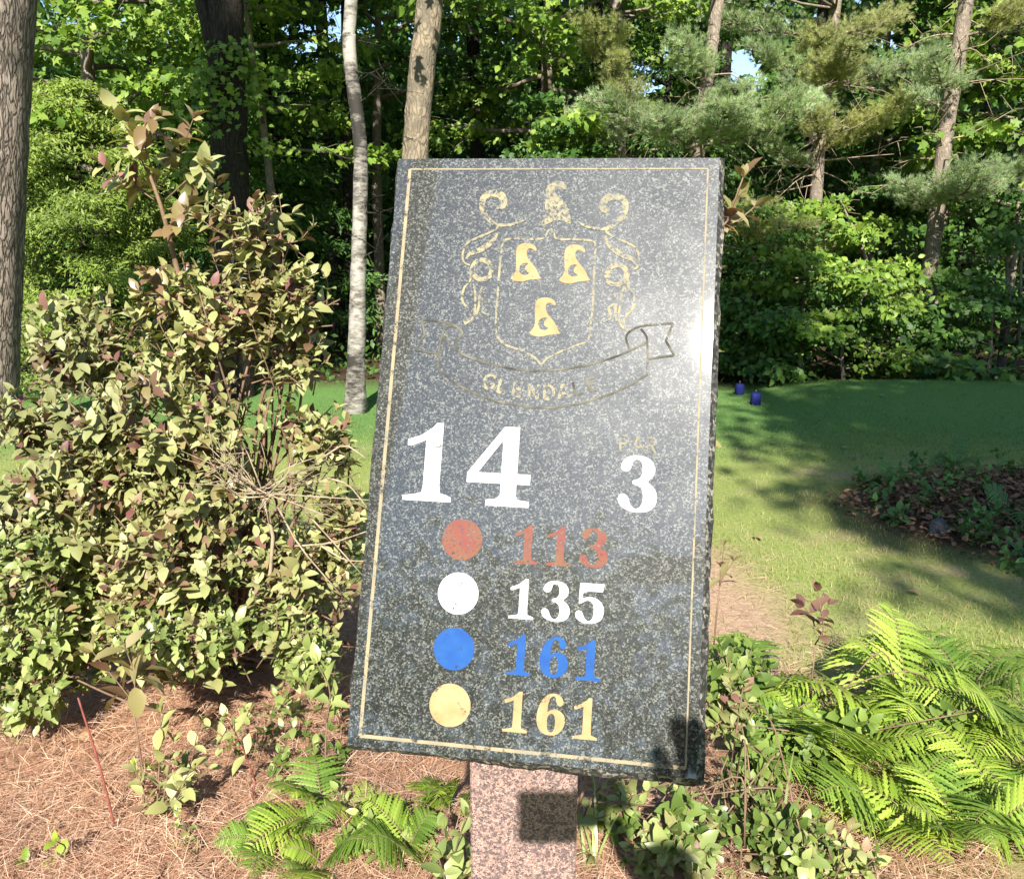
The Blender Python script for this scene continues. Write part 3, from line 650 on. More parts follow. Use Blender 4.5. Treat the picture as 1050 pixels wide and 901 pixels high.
def tufts(mb, P, D, rg, nn=26, ln=.072, wd=.065, mi=0):
    """needle bundles at P pointing along D"""
    m = len(P); ix = np.repeat(np.arange(m), nn)
    d = unit(unit(D)[ix] + rg.normal(0, .4, (m * nn, 3)))
    scatter(mb, NEED, NEEDF, P[ix] + d * .004, d, rg.normal(0, 1, (m * nn, 3)), ln * rg.uniform(.7, 1.2, m * nn), mi, wd)

def pine_bough(mbw, mbn, b, tip, width, rg, ntuft=150, mi=0, r=.022, thick=.12, bare=.35):
    """a bough with side branchlets making a flat plate of needle tufts"""
    b = np.array(b); tip = np.array(tip); Ln = np.linalg.norm(tip - b)
    s = np.linspace(0, 1, 8)[:, None]
    pts = b + (tip - b) * s + np.array([0, 0, -1]) * (np.sin(s * np.pi) * .06 * Ln) + rg.normal(0, .015 * Ln, (8, 3)) * s
    tube(mbw, pts, np.linspace(r, .006, 8), 5)
    dirv = unit(tip - b); side = unit(np.cross(dirv, (0, 0, 1)))
    nb = max(6, int(ntuft / 9))
    for i in range(nb):
        u = rg.uniform(bare, 1); f = u * 7; i0 = min(int(f), 6); q = pts[i0] + (pts[i0 + 1] - pts[i0]) * (f - i0)
        sg = rg.choice([-1, 1]); l = width * (1.2 - u * .75) * rg.uniform(.5, 1.1)
        d = unit(side * sg * rg.uniform(.6, 1) + dirv * rg.uniform(.3, .9) + np.array([0, 0, rg.normal(.08, .07)]))
        e = q + d * l + np.array([0, 0, .06 * l])
        tube(mbw, [q, (q + e) / 2 - (0, 0, .02), e], [.007, .005, .003], 3)
        nt_ = max(4, int(ntuft / nb)); v = rg.uniform(.15, 1.05, nt_)[:, None]
        P = q + (e - q) * v + rg.normal(0, 1, (nt_, 3)) * (.06, .06, thick * .5)
        tufts(mbn, P, d * .9 + np.array([0, -.25, .55]) + rg.normal(0, .25, (nt_, 3)), rg, mi=mi)

def bare_branches(mbw, path, z0, z1, n, Lm, rg, down=-.15):
    for i in range(n):
        z = rg.uniform(z0, z1); b = np.array([np.interp(z, path[:, 2], path[:, c]) for c in range(3)])
        az = rg.uniform(0, 6.283); l = Lm * rg.uniform(.4, 1.1); d = np.array([math.cos(az), math.sin(az), rg.normal(down, .25)])
        pts = [b, b + d * l * .5 + rg.normal(0, .05, 3), b + d * l + rg.normal(0, .12, 3) - (0, 0, .06)]
        p = curve(pts, 6); tube(mbw, p, np.linspace(.013, .003, 6), 4)
        for _ in range(4):
            u = rg.integers(2, 6); e = p[u] + rg.normal(0, .22, 3) + d * .15
            tube(mbw, [p[u], (p[u] + e) / 2 + rg.normal(0, .03, 3), e], [.005, .004, .002], 3)

def random_pine_crown(mbw, mbn, path, z0, z1, Lm, rg, step=.75, per=5, nt=60, mi=0):
    z = z0
    while z < z1:
        t = (z - z0) / max(z1 - z0, .1)
        for i in range(per):
            az = rg.uniform(0, 6.283); l = Lm * (1 - .75 * t) * rg.uniform(.7, 1.1)
            b = np.array([np.interp(z, path[:, 2], path[:, c]) for c in range(3)])
            pine_bough(mbw, mbn, b, b + np.array([math.cos(az) * l, math.sin(az) * l, .22 * l]), .33 * l + .1, rg, nt, mi, .02)
        z += step * rg.uniform(.8, 1.2)

def ground_at(p): return np.array([p[0], p[1], float(terrain(p[0], p[1])) - .05])

# -- big grey pine trunk at the left edge
Y = 8.0; a = at(-18, 430, Y); b = at(2, 0, Y); base = np.array(a); base = up_to(a, b, 0.0); top = up_to(a, b, 17.0); top[0] = b[0] + .4
pth = [ground_at(base), a, b, b + (b - a) * 1.0 + (.05, .3, 0), top]
t = empty('pine_tree', 'big pine trunk with grey furrowed bark cut by the picture edge beside the olive shrub', 'tree', ground_at(base))
mb, pp, rr = trunk_mesh(np.array(pth) - ground_at(base), [.34, .285, .265, .22, .08], 28, 90, .018, 1, .2)
mb.build('trunk', M['pinebark'], t)
mw, ml = MB(), MB(); rg = np.random.default_rng(11)
random_pine_crown(mw, ml, pp, 12.5, 16.8, 2.2, rg, 1.0, 4, 40)
crown(t, ml, [M['pineblue']], (mw, M['deadbranch']))

# -- dark trunk with a second limb, maple crown
def place_tree(name, label, pxs, Y, rads, bark, ztop, k=14, rough=.03, seed=0, flare=.25, cat='tree', group=None):
    P = [at(x, y, Y) for x, y in pxs]
    base = up_to(P[0], P[1], 0.0) if P[0][2] > .05 else P[0].copy(); g = ground_at(base); tp = up_to(P[-2], P[-1], ztop)
    tp[:2] = P[-1][:2] + np.clip(tp[:2] - P[-1][:2], -1.0, 1.0)
    ex = [P[-1] + (tp - P[-1]) * f for f in (.33, .66, 1)]
    pts = np.array([g] + (P if P[0][2] > .2 else P[1:]) + ex)
    t = empty(name, label, cat, g, group)
    n = len(pts); r = np.interp(np.linspace(0, 1, n), np.linspace(0, 1, len(rads)), rads)
    mb, pp, rr = trunk_mesh(pts - g, r, k, 60, rough, seed, flare); mb.build('trunk', M[bark], t)
    return t, pp, g

t, pp, g = place_tree('maple_tree', 'dark forked trunk of a broadleaf tree behind the tall shrub', [(238, 330), (237, 210), (230, 0)], 10.5, [.24, .21, .20, .15, .05], 'darkbark', 15)
mw, ml = MB(), MB()
p0 = np.array([np.interp(3.0, pp[:, 2], pp[:, c]) for c in range(3)]); p1 = at(206, 0, 10.4) - g
tube(mw, curve([p0, (p0 + p1) / 2 + (.05, 0, -.25), p1, p1 + (-.4, .1, 1.6), p1 + (-.9, 0, 4)], 14), np.linspace(.10, .04, 14), 10)
mw.build('limb', M['darkbark'], t); mw = MB()
broadleaf(mw, ml, pp, 4.7, 9.5, 2.1, 26, 9, 30, .11, 21, azbias=.2); broadleaf(mw, ml, pp, 2.4, 4.0, .9, 9, 6, 14, .08, 25, azbias=-1.2); broadleaf(mw, ml, pp, 10.0, 14.7, 2.6, 14, 9, 26, .12, 24); crown(t, ml, [M['maple']], (mw, M['darkbark']))

# -- birch
t, pp, g = place_tree('birch_tree', 'slender white birch with peeling bark leaning a little left of the sign', [(364, 424), (367, 300), (369, 225), (370, 165), (367, 125), (361, 80), (358, 40), (360, 0)], 9.4, [.10, .083, .077, .073, .070, .068, .066, .064, .055, .04, .025], 'birch', 12, 14, .035, 2, .5)
mw, ml = MB(), MB(); rg = np.random.default_rng(12)
bare_branches(mw, pp, 1.6, 3.8, 6, .5, rg, -.1); broadleaf(mw, ml, pp, 8.8, 11.8, 1.6, 12, 8, 20, .09, 22)
crown(t, ml, [M['maple']], (mw, M['darkbark']))

# -- tan trunk, its maple crown hangs over the middle of the picture
t, pp, g = place_tree('maple_tree', 'smooth tan trunk of a broadleaf tree rising straight behind the sign top', [(421, 300), (426, 158), (434, 60), (441, 0)], 10.0, [.17, .145, .14, .14, .14, .10, .05], 'tanbark', 14, 16, .03, 3)
mw, ml = MB(), MB()
broadleaf(mw, ml, pp, 4.2, 12.5, 3.4, 26, 10, 28, .115, 23, rise=.2, droop=.9, azbias=.5); crown(t, ml, [M['maple']], (mw, M['tanbark']))

# -- white pines of the right half: trunk pixels, plates (centre px, half size px, depth offset, tone)
def white_pine(label, pxs, Y, rads, ztop, plates, seed, bark='greybark', bare=(1.0, 4.0, 16)):
    t, pp, g = place_tree('white_pine', label, pxs, Y, rads, bark, ztop, 12, .03, seed, .2)
    mw, ml, md = MB(), MB(), MB(); rg = np.random.default_rng(seed + 50)
    for (px, py, hw, hh, dy, tone) in plates:
        c = at(px, py, Y + dy) - g; m_ = hw / F * Y
        zb = max(c[2] - .22 - .05 * m_, .4)
        b = np.array([np.interp(zb, pp[:, 2], pp[:, k]) for k in range(3)])
        away = unit((c - b) * (1, 1, 0)) if np.linalg.norm((c - b)[:2]) > .25 else np.array([rg.normal(0, .3), -1, 0])
        tip = c + away * m_ * .75; tip[2] = c[2] + .03
        area = hw * hh * 4 / 900
        pine_bough(mw, ml, b, tip, m_ * 1.0, rg, int(180 + 130 * area), tone, .024, hh / F * Y * .55, .18)
    bare_branches(md, pp, bare[0], bare[1], bare[2], 1.0, rg)
    random_pine_crown(mw, ml, pp, max(5.0, pp[-1, 2] * .38), pp[-1, 2] - .3, 2.3, rg, .95, 4, 36, 0)
    crown(t, ml, [M['pineblue'], M['pineyell']], (mw, M['greybark']), (md, M['deadbranch']))
    return t
white_pine('white pine with yellowish boughs in layers over the bright maple saplings', [(826, 330), (834, 250), (840, 150), (850, 60), (858, 0)], 13.0, [.125, .10, .09, .08, .07, .055, .03], 13,
           [(850, 72, 34, 22, -.4, 1), (842, 38, 26, 18, -.4, 1), (790, 52, 26, 14, -.5, 0), (905, 108, 34, 13, -.7, 1), (922, 62, 40, 22, -.2, 0), (818, 236, 46, 11, -1.3, 1), (785, 208, 34, 10, -1.2, 1), (775, 232, 24, 8, -1.4, 1), (880, 20, 45, 22, .2, 1), (770, 16, 50, 18, .1, 0), (880, 132, 24, 9, -.4, 1), (838, 108, 24, 9, -1.2, 1), (815, 88, 26, 9, -1.0, 0), (870, 52, 28, 10, -1.0, 1), (800, 150, 22, 7, -.6, 0)], 31, bare=(1.2, 4.2, 30))
white_pine('white pine whose long blue green bough reaches out just right above the sign', [(712, 300), (716, 152), (728, 60), (736, 0)], 12.2, [.115, .095, .088, .08, .06, .03], 12,
           [(775, 112, 60, 13, -.6, 0), (735, 118, 45, 15, -.8, 0), (706, 48, 24, 26, -.5, 0), (655, 112, 55, 13, -.6, 0), (690, 125, 45, 14, -.8, 0), (745, 95, 34, 11, -.5, 0), (800, 118, 30, 9, -.9, 0)], 32, bare=(2.2, 4.0, 14))
white_pine('white pine with a feathery upright top just above the middle of the sign', [(634, 300), (634, 150), (632, 60), (631, 0)], 13.2, [.13, .11, .10, .08, .06, .02], 11,
           [(628, 60, 14, 22, -1.3, 1), (632, 30, 12, 16, -1.3, 1), (608, 28, 22, 10, -1.3, 1), (640, 92, 28, 10, -1.4, 1), (610, 125, 30, 10, -.8, 0), (596, 118, 20, 9, -.4, 0)], 33, bare=(2.5, 4.2, 22))
white_pine('tall pale grey pine trunk with one low spreading bough at the right edge', [(946, 335), (950, 300), (958, 240), (968, 150), (982, 60), (991, 0)], 12.4, [.125, .112, .107, .103, .10, .098, .085, .07, .03], 15,
           [(985, 182, 52, 13, -.9, 0), (1020, 174, 45, 13, -.5, 0), (930, 190, 24, 9, -.9, 0), (960, 60, 26, 10, -1.0, 0), (1000, 178, 40, 9, -1.4, 0), (1030, 10, 50, 16, -.3, 1), (950, 95, 22, 16, .3, 0), (1065, 165, 40, 12, -.3, 0)], 34, bare=(2.6, 5.0, 18))

# -- other broadleaf trees and saplings of the forest edge
def sapling(name, label, px, py_base, Y, h, Lm, nl, seed, mat='maple', size=.10, nsub=9, nleaf=26, r=.05, bark='greybark', group=None, z0=.25, rise=.3, droop=.6, spread=.15, tmpl=(MAP_, MAPF)):
    p = at(px, 300, Y); g = ground_at(p); rg = np.random.default_rng(seed)
    pts = np.array([[0, 0, 0], [rg.normal(0, .05), rg.normal(0, .05), h * .33], [rg.normal(0, .12), rg.normal(0, .1), h * .66], [rg.normal(0, .2), rg.normal(0, .2), h]])
    t = empty(name, label, 'tree' if h > 2.6 else 'bush', g, group)
    mb, pp, rr = trunk_mesh(pts, [r, r * .8, r * .5, r * .15], 8, 24, .03, seed); mb.build('trunk', M[bark], t)
    mw, ml = MB(), MB(); broadleaf(mw, ml, pp, h * z0, h * .98, Lm, nl, nsub, nleaf, size, seed, rise, droop, tmpl, spread=spread, lr=r * .4)
    crown(t, ml, [M[mat]], (mw, M[bark])); return t
sapling('maple_sapling', 'bright green maple sapling in layered sprays under the yellowish pine', 828, 0, 11.7, 2.35, 1.25, 12, 41, size=.10, nleaf=24, spread=.11)
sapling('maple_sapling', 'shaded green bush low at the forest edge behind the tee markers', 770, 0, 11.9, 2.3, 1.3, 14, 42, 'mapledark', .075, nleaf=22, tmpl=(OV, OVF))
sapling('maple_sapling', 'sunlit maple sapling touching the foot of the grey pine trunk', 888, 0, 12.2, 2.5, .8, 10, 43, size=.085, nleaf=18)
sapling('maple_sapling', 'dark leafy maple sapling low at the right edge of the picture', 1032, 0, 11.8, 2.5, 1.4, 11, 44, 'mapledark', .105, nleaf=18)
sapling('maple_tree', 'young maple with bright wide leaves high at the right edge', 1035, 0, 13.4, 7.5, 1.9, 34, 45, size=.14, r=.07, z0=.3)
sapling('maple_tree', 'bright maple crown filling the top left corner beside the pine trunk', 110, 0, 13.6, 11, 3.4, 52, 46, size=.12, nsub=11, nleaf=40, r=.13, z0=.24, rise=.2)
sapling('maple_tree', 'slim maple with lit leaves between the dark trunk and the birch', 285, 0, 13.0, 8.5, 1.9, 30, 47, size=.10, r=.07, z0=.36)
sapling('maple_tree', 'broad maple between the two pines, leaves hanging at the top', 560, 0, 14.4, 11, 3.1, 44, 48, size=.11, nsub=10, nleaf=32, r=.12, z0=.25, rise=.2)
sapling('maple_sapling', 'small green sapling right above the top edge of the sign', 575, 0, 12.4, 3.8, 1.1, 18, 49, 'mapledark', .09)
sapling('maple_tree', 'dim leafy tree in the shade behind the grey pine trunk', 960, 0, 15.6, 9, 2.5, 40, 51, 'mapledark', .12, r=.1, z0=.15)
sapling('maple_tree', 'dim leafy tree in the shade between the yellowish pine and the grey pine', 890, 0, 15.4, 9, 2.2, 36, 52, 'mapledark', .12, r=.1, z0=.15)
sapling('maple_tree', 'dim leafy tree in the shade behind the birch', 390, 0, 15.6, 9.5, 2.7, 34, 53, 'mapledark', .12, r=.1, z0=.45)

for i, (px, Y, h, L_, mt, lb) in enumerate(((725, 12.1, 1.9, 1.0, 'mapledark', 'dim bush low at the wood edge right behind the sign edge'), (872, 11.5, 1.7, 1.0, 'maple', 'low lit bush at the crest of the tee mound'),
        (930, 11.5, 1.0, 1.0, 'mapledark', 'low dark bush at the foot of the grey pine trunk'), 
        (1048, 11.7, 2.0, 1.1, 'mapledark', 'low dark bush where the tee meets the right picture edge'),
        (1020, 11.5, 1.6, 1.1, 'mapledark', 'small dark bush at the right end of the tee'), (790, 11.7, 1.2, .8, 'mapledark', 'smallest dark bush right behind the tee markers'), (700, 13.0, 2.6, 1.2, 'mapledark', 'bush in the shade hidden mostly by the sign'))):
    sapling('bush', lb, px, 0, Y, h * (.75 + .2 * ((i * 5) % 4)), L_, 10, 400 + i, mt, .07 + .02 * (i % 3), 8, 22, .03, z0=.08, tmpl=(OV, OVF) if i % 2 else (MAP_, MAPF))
# -- hemlock: drooping feathery sprays
FE = [(0, 0, 0), (-.10, .2, 0), (-.05, .32, -.01), (-.17, .42, 0), (-.07, .55, -.02), (-.14, .66, -.01), (-.04, .78, -.03), (0, 1, -.07),
      (.10, .2, 0), (.05, .32, -.01), (.17, .42, 0), (.07, .55, -.02), (.14, .66, -.01), (.04, .78, -.03)]
FEF = [[(0, 7, 6, 5, 4, 3, 2, 1), (0, 8, 9, 10, 11, 12, 13, 7)]]
sapling('hemlock_tree', 'feathery yellow green hemlock between the grey pine and the tall shrub', 88, 0, 11.6, 3.9, 1.9, 62, 61, 'hemlock', .075, 16, 75, .06, 'darkbark', z0=.08, rise=.12, droop=1.8, spread=.10, tmpl=(FE, FEF))
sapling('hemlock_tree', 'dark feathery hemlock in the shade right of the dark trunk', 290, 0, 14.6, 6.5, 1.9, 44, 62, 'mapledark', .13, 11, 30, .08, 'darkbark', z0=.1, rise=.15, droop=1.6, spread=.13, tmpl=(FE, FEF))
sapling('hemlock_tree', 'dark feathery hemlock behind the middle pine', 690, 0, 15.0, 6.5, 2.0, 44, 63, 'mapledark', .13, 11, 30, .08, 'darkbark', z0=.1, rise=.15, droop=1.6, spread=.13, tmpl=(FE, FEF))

# -- forest trunks in the shade (copies of one bare trunk) and the far wood
mb, pp, rr = trunk_mesh([(0, 0, -.1), (.05, .02, 3), (.0, .1, 7), (.2, 0, 13)], [.13, .11, .09, .03], 9, 24, .03, 70, .2)
mw = MB(); rg = np.random.default_rng(71); bare_branches(mb, pp, 1.5, 8, 20, 1.1, rg)
first = None
spots = [(-4.9, 15.6), (-3.4, 17.5), (-2.6, 14.8), (-1.9, 18.5), (-.6, 16.8), (.6, 18.2), (1.4, 16.2), (2.3, 19), (4.0, 17.5), (5.2, 16.2), (6.3, 18.6), (7.6, 16.0), (8.8, 17.4), (-6.6, 17.0), (-8.5, 16.0), (3.2, 15.2)]
for i, (x, y) in enumerate(spots):
    if first is None:
        t = empty('forest_tree', 'slim dark bare trunk standing in the shade inside the forest', 'tree', (x, y, 0), 'bare trunks in the shaded forest')
        tr = mb.build('trunk', M['darkbark'], t); first = t
    else:
        t = first.copy(); col.objects.link(t); t.location = (x, y, 0); t.rotation_euler = (0, 0, i * 1.9); sc = .75 + (i * 37 % 10) * .06; t.scale = (sc, sc, 1)
        for ch in (tr,): c = ch.copy(); col.objects.link(c); c.parent = t
rg = np.random.default_rng(80); mb = MB()
def mass(nc, x0, x1, y0, y1, z0, z1, nleaf, rad, size, mi):
    c = np.column_stack([rg.uniform(x0, x1, nc), rg.uniform(y0, y1, nc), z0 + (z1 - z0) * rg.random(nc)])
    ix = np.repeat(np.arange(len(c)), nleaf); n = len(ix)
    P = c[ix] + rg.normal(0, 1, (n, 3)) * (rad, rad, rad * .45)
    # openings between the far crowns where the sky shows
    for hx, hz, r_ in ((6.45, 6.7, .75), (3.5, 6.4, .7), (-5.35, 7.8, 1.0), (10.2, 7.5, .5), (4.6, 7.2, .5)):
        k = (P[:, 0] / P[:, 1] * 26 - hx) ** 2 + ((P[:, 2] - 1.6) / P[:, 1] * 26 + 1.6 - hz) ** 2 > r_ ** 2
        P = P[k]
    n = len(P)
    scatter(mb, RH, RHF, P, rg.normal(0, 1, (n, 3)) + (0, 0, -.4), rg.normal(0, .5, (n, 3)) + (0, -.35, .8), size * rg.uniform(.6, 1.3, n), mi)
mass(900, -16, 17, 19, 24, .3, 7, 60, .6, .25, 0)
mass(1500, -26, 28, 24, 34, .2, 17, 60, .95, .42, 0)
mass(1300, -34, 38, 34, 46, -.5, 9.5, 60, 1.3, .7, 0)
mass(260, -14, 15, 16.5, 19, 6.5, 15, 50, .7, .24, 0)
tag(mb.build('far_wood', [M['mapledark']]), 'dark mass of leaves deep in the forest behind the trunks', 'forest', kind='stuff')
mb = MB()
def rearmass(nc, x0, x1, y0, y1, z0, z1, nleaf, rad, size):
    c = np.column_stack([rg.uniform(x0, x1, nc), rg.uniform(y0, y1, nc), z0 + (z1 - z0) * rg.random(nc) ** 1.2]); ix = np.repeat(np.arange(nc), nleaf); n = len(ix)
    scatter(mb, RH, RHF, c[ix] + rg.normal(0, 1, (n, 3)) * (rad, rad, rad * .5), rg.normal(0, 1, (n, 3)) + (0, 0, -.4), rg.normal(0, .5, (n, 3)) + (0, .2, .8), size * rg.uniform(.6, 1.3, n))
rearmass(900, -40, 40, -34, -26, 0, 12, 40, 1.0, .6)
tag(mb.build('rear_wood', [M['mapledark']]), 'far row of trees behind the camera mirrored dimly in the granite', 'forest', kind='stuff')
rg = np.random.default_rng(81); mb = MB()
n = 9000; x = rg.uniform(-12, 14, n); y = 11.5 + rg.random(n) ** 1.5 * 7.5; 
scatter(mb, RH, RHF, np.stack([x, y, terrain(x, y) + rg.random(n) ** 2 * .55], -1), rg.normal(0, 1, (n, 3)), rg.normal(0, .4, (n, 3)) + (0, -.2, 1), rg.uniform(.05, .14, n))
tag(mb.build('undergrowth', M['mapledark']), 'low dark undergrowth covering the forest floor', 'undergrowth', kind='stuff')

# -- maples behind the camera whose crowns shade the tee, others added only for shade
def shade_tree(label, x, y, zc, rx, ry, rz, ncl, seed):
    g = np.array([x, y, 0.0]); t = empty('maple_tree', label, 'tree', g); rg = np.random.default_rng(seed)
    mb, pp, rr = trunk_mesh([(0, 0, -.1), (.1, .1, zc * .5), (0, .2, zc), (0, 0, zc + rz * .8)], [.24, .2, .14, .03], 12, 40, .03, seed, .3); mb.build('trunk', M['greybark'], t)
    mw, ml = MB(), MB()
    d = unit(rg.normal(0, 1, (ncl, 3))); c = np.array([0, 0, zc]) + d * (rg.random(ncl) ** .45)[:, None] * (rx, ry, rz)
    for q in c[::3]:
        b = np.array([0, 0, max(zc - rz, q[2] - 1.2 - .3 * np.hypot(q[0], q[1]))]); tube(mw, curve([b, (b + q) / 2 + (0, 0, .3), q], 6), np.linspace(.05, .008, 6), 4)
    ix = np.repeat(np.arange(ncl), 55); n = len(ix)
    scatter(ml, MAP_, MAPF, c[ix] + rg.normal(0, 1, (n, 3)) * (min(.42, rx * .4), .42, .25), rg.normal(0, 1, (n, 3)) + (0, 0, -.5), rg.normal(0, .5, (n, 3)) + (0, 0, .8), .15 * rg.uniform(.7, 1.2, n))
    crown(t, ml, [M['maple']], (mw, M['greybark']))
shade_tree('tall maple behind the camera whose crown shades the tee', 4.7, -5.2, 9.0, 3.2, 3.0, 1.9, 350, 90)
shade_tree('maple behind the camera whose crown shades the dark leaf heap', 3.6, -8.2, 9.2, 2.1, 1.5, 1.1, 200, 91)
shade_tree('slender maple added behind the camera to shade the dark forked trunk', -4.08, -6, 14.0, .5, .8, 2.1, 60, 93)  # unseen narrow crown, put in to throw shade on the forked trunk
shade_tree('maple added behind the camera on the right to shade the forest edge', 6.3, -6.5, 13.6, 1.2, .9, .8, 70, 92)  # unseen small crown, added to darken the lower right forest
shade_tree('tall maple added behind the camera to shade the low bushes by the markers', 2.15, -7.5, 14.0, .5, .8, .7, 40, 94)  # added out of view, crown sized to shade the bushes behind the markers

# ---------------------------------------------------------------- shrubs and small plants
def shoot(ml, ms, base, tip, rg, npair=6, ln=.06, bend=.1, mi=0, r=.003, start=.3, tipwhorl=True, wd=1.0):
    base = np.array(base, float); tip = np.array(tip, float); l = np.linalg.norm(tip - base)
    mid = (base + tip) / 2 + rg.normal(0, bend * l, 3)
    p = curve([base, mid, tip], 8); tube(ms, p, np.linspace(r, r * .45, 8), 4)
    tt = np.linspace(start, 1, npair); P, D, Nn, S = [], [], [], []
    for i, u in enumerate(tt):
        f = u * 7; i0 = min(int(f), 6); q = p[i0] + (p[i0 + 1] - p[i0]) * (f - i0); ax = unit(p[min(i0 + 1, 7)] - p[i0])
        a = np.cross(ax, (0, 0, 1)) if i % 2 == 0 else np.cross(ax, np.cross(ax, (0, .3, 1)))
        a = unit(a + rg.normal(0, .25, 3)); lift = .35 + .9 * (u > .93)
        for sg in (-1, 1):
            d = unit(a * sg + ax * lift + rg.normal(0, .2, 3)); P.append(q); D.append(d)
            Nn.append(unit(ax * .6 + np.array([0, -.15, .9]) + rg.normal(0, .3, 3))); S.append(ln * rg.uniform(.7, 1.15) * (.75 + .5 * math.sin(math.pi * min(u, .9))))
    if tipwhorl:
        for k in range(3):
            P.append(tip); D.append(unit(unit(tip - mid) + rg.normal(0, .35, 3))); Nn.append(rg.normal(0, 1, 3)); S.append(ln * rg.uniform(.35, .6))
    scatter(ml, OV, OVF, np.array(P), np.array(D), np.array(Nn), np.array(S), mi, wd)

def fill_shrub(ml, ms, blobs, rg, ln, root, per=1.0, mis=(0,), wood=.010):
    """blobs: (px, py, half w px, half h px, Y, depth half m, number of shoots)"""
    for (px, py, hw, hh, Y, dd, n) in blobs:
        c = at(px, py, Y); rx = hw / F * Y; rz = hh / F * Y
        for _ in range(int(n * per)):
            d = unit(rg.normal(0, 1, 3)); d[1] = -abs(d[1]) if rg.random() < .7 else d[1]
            rad = rg.uniform(.55, 1.05); tip = c + d * (rx, dd, rz) * rad
            if tip[2] < .06: tip[2] = rg.uniform(.06, .2)
            outw = unit(d * (1, 1, .5) + np.array([0, -.1, .75]) + rg.normal(0, .35, 3)); l = rg.uniform(.13, .27)
            shoot(ml, ms, tip - outw * l, tip, rg, rg.integers(4, 8), ln * rg.uniform(.55, 1.35), mi=int(rg.choice(mis)), r=.0028)
        for _ in range(max(3, int(n / 9))):      # woody branches towards the root
            d = unit(rg.normal(0, 1, 3)); e = c + d * (rx, dd, rz) * .8; e[2] = max(e[2], .1); m_ = (root + e) / 2 + rg.normal(0, .12, 3) + (0, 0, .1)
            tube(ms, curve([root + rg.normal(0, .06, 3) * (1, 1, 0), m_, e], 10), np.linspace(wood, .0022, 10), 5)

rg = np.random.default_rng(101)
root = np.array([-1.15, 3.35, 0.0]); ml, ms, md = MB(), MB(), MB()
fill_shrub(ml, ms, [(262, 232, 52, 42, 3.15, .25, 26), (225, 315, 95, 60, 3.2, .35, 66), (300, 300, 42, 45, 3.15, .22, 24), (95, 345, 62, 45, 3.2, .25, 40), (40, 420, 45, 45, 3.2, .25, 22),
                    (170, 420, 110, 70, 3.1, .4, 84), (60, 520, 75, 65, 3.0, .35, 56), (190, 540, 110, 75, 2.95, .4, 92), (310, 585, 60, 75, 3.0, .3, 50), (320, 440, 40, 40, 3.3, .25, 14),
                    (110, 470, 60, 60, 3.0, .3, 40), (335, 450, 34, 40, 3.25, .2, 12), (345, 540, 30, 55, 3.1, .2, 22), (300, 360, 36, 40, 3.2, .2, 14)], rg, .050, root, per=1.45, mis=(0, 0, 0, 0, 0, 0, 1))
fill_shrub(ml, ms, [(60, 630, 80, 60, 2.85, .3, 85), (200, 630, 100, 50, 2.8, .3, 70), (315, 655, 45, 40, 2.8, .2, 22), (30, 570, 60, 60, 2.8, .3, 40), (30, 690, 60, 30, 2.75, .25, 40)], rg, .044, root, per=1.4, mis=(0, 2, 2))
# the tall bronze arm at the top
arm = curve([root, at(215, 420, 3.2), at(180, 270, 3.15), at(166, 215, 3.1), at(150, 170, 3.1)], 20); tube(ms, arm, np.linspace(.014, .005, 20), 7)
for tx, ty, bx, by in ((112, 105, 150, 175), (100, 165, 150, 195), (160, 118, 158, 180), (198, 122, 166, 190), (212, 168, 170, 205), (135, 135, 152, 180), (180, 150, 160, 190), (222, 190, 172, 215), (128, 185, 158, 205), (190, 215, 172, 250)):
    shoot(ml, ms, at(bx, by, 3.1), at(tx, ty, 3.1 + rg.normal(0, .08)), rg, 7, .07, .08, 1 if ty % 3 else 0, .003, .3)
# dead twig spray on the right flank
hub = at(268, 505, 2.75)
for i in range(26):
    a_ = rg.uniform(-.35, 2.5); l = rg.uniform(.12, .36); d = np.array([math.cos(a_) * 1.0, rg.normal(-.15, .3), math.sin(a_) * .55]); e = hub + d * l + rg.normal(0, .02, 3)
    p = curve([hub + rg.normal(0, .015, 3), (hub + e) / 2 + rg.normal(0, .03, 3), e], 6); tube(md, p, np.linspace(.0032, .0012, 6), 4)
    for q in (2, 3, 4):
        if rg.random() < .75: tube(md, [p[q], p[q] + d * rg.uniform(.05, .16) + rg.normal(0, .05, 3)], [.0017, .0007], 3)
for (x0, y0, x1, y1) in ((335, 490, 376, 520), (300, 560, 375, 545), (330, 470, 375, 470), (290, 500, 372, 590), (285, 520, 350, 610), (330, 560, 374, 575)):
    tube(md, curve([at(x0, y0, 2.8), (at(x0, y0, 2.8) + at(x1, y1, 2.75)) / 2 + rg.normal(0, .02, 3), at(x1, y1, 2.75)], 6), np.linspace(.004, .002, 6), 4)
tube(md, curve([at(268, 505, 2.75), at(280, 560, 2.8), at(262, 650, 2.9), root], 8), np.linspace(.006, .008, 8), 6)
sh = empty('weigela_shrub', 'big olive and purple leaved shrub with a tall bronze arm left of the sign', 'shrub', ground_at(root))
for nm, b_, mt in (('foliage', ml, [M['weigela'], M['bronzeleaf'], M['paleleaf']]), ('stems', ms, M['stem']), ('dead_twigs', md, M['twig'])):
    o = b_.build(nm, mt, sh); o.location = -Vector(sh.location)

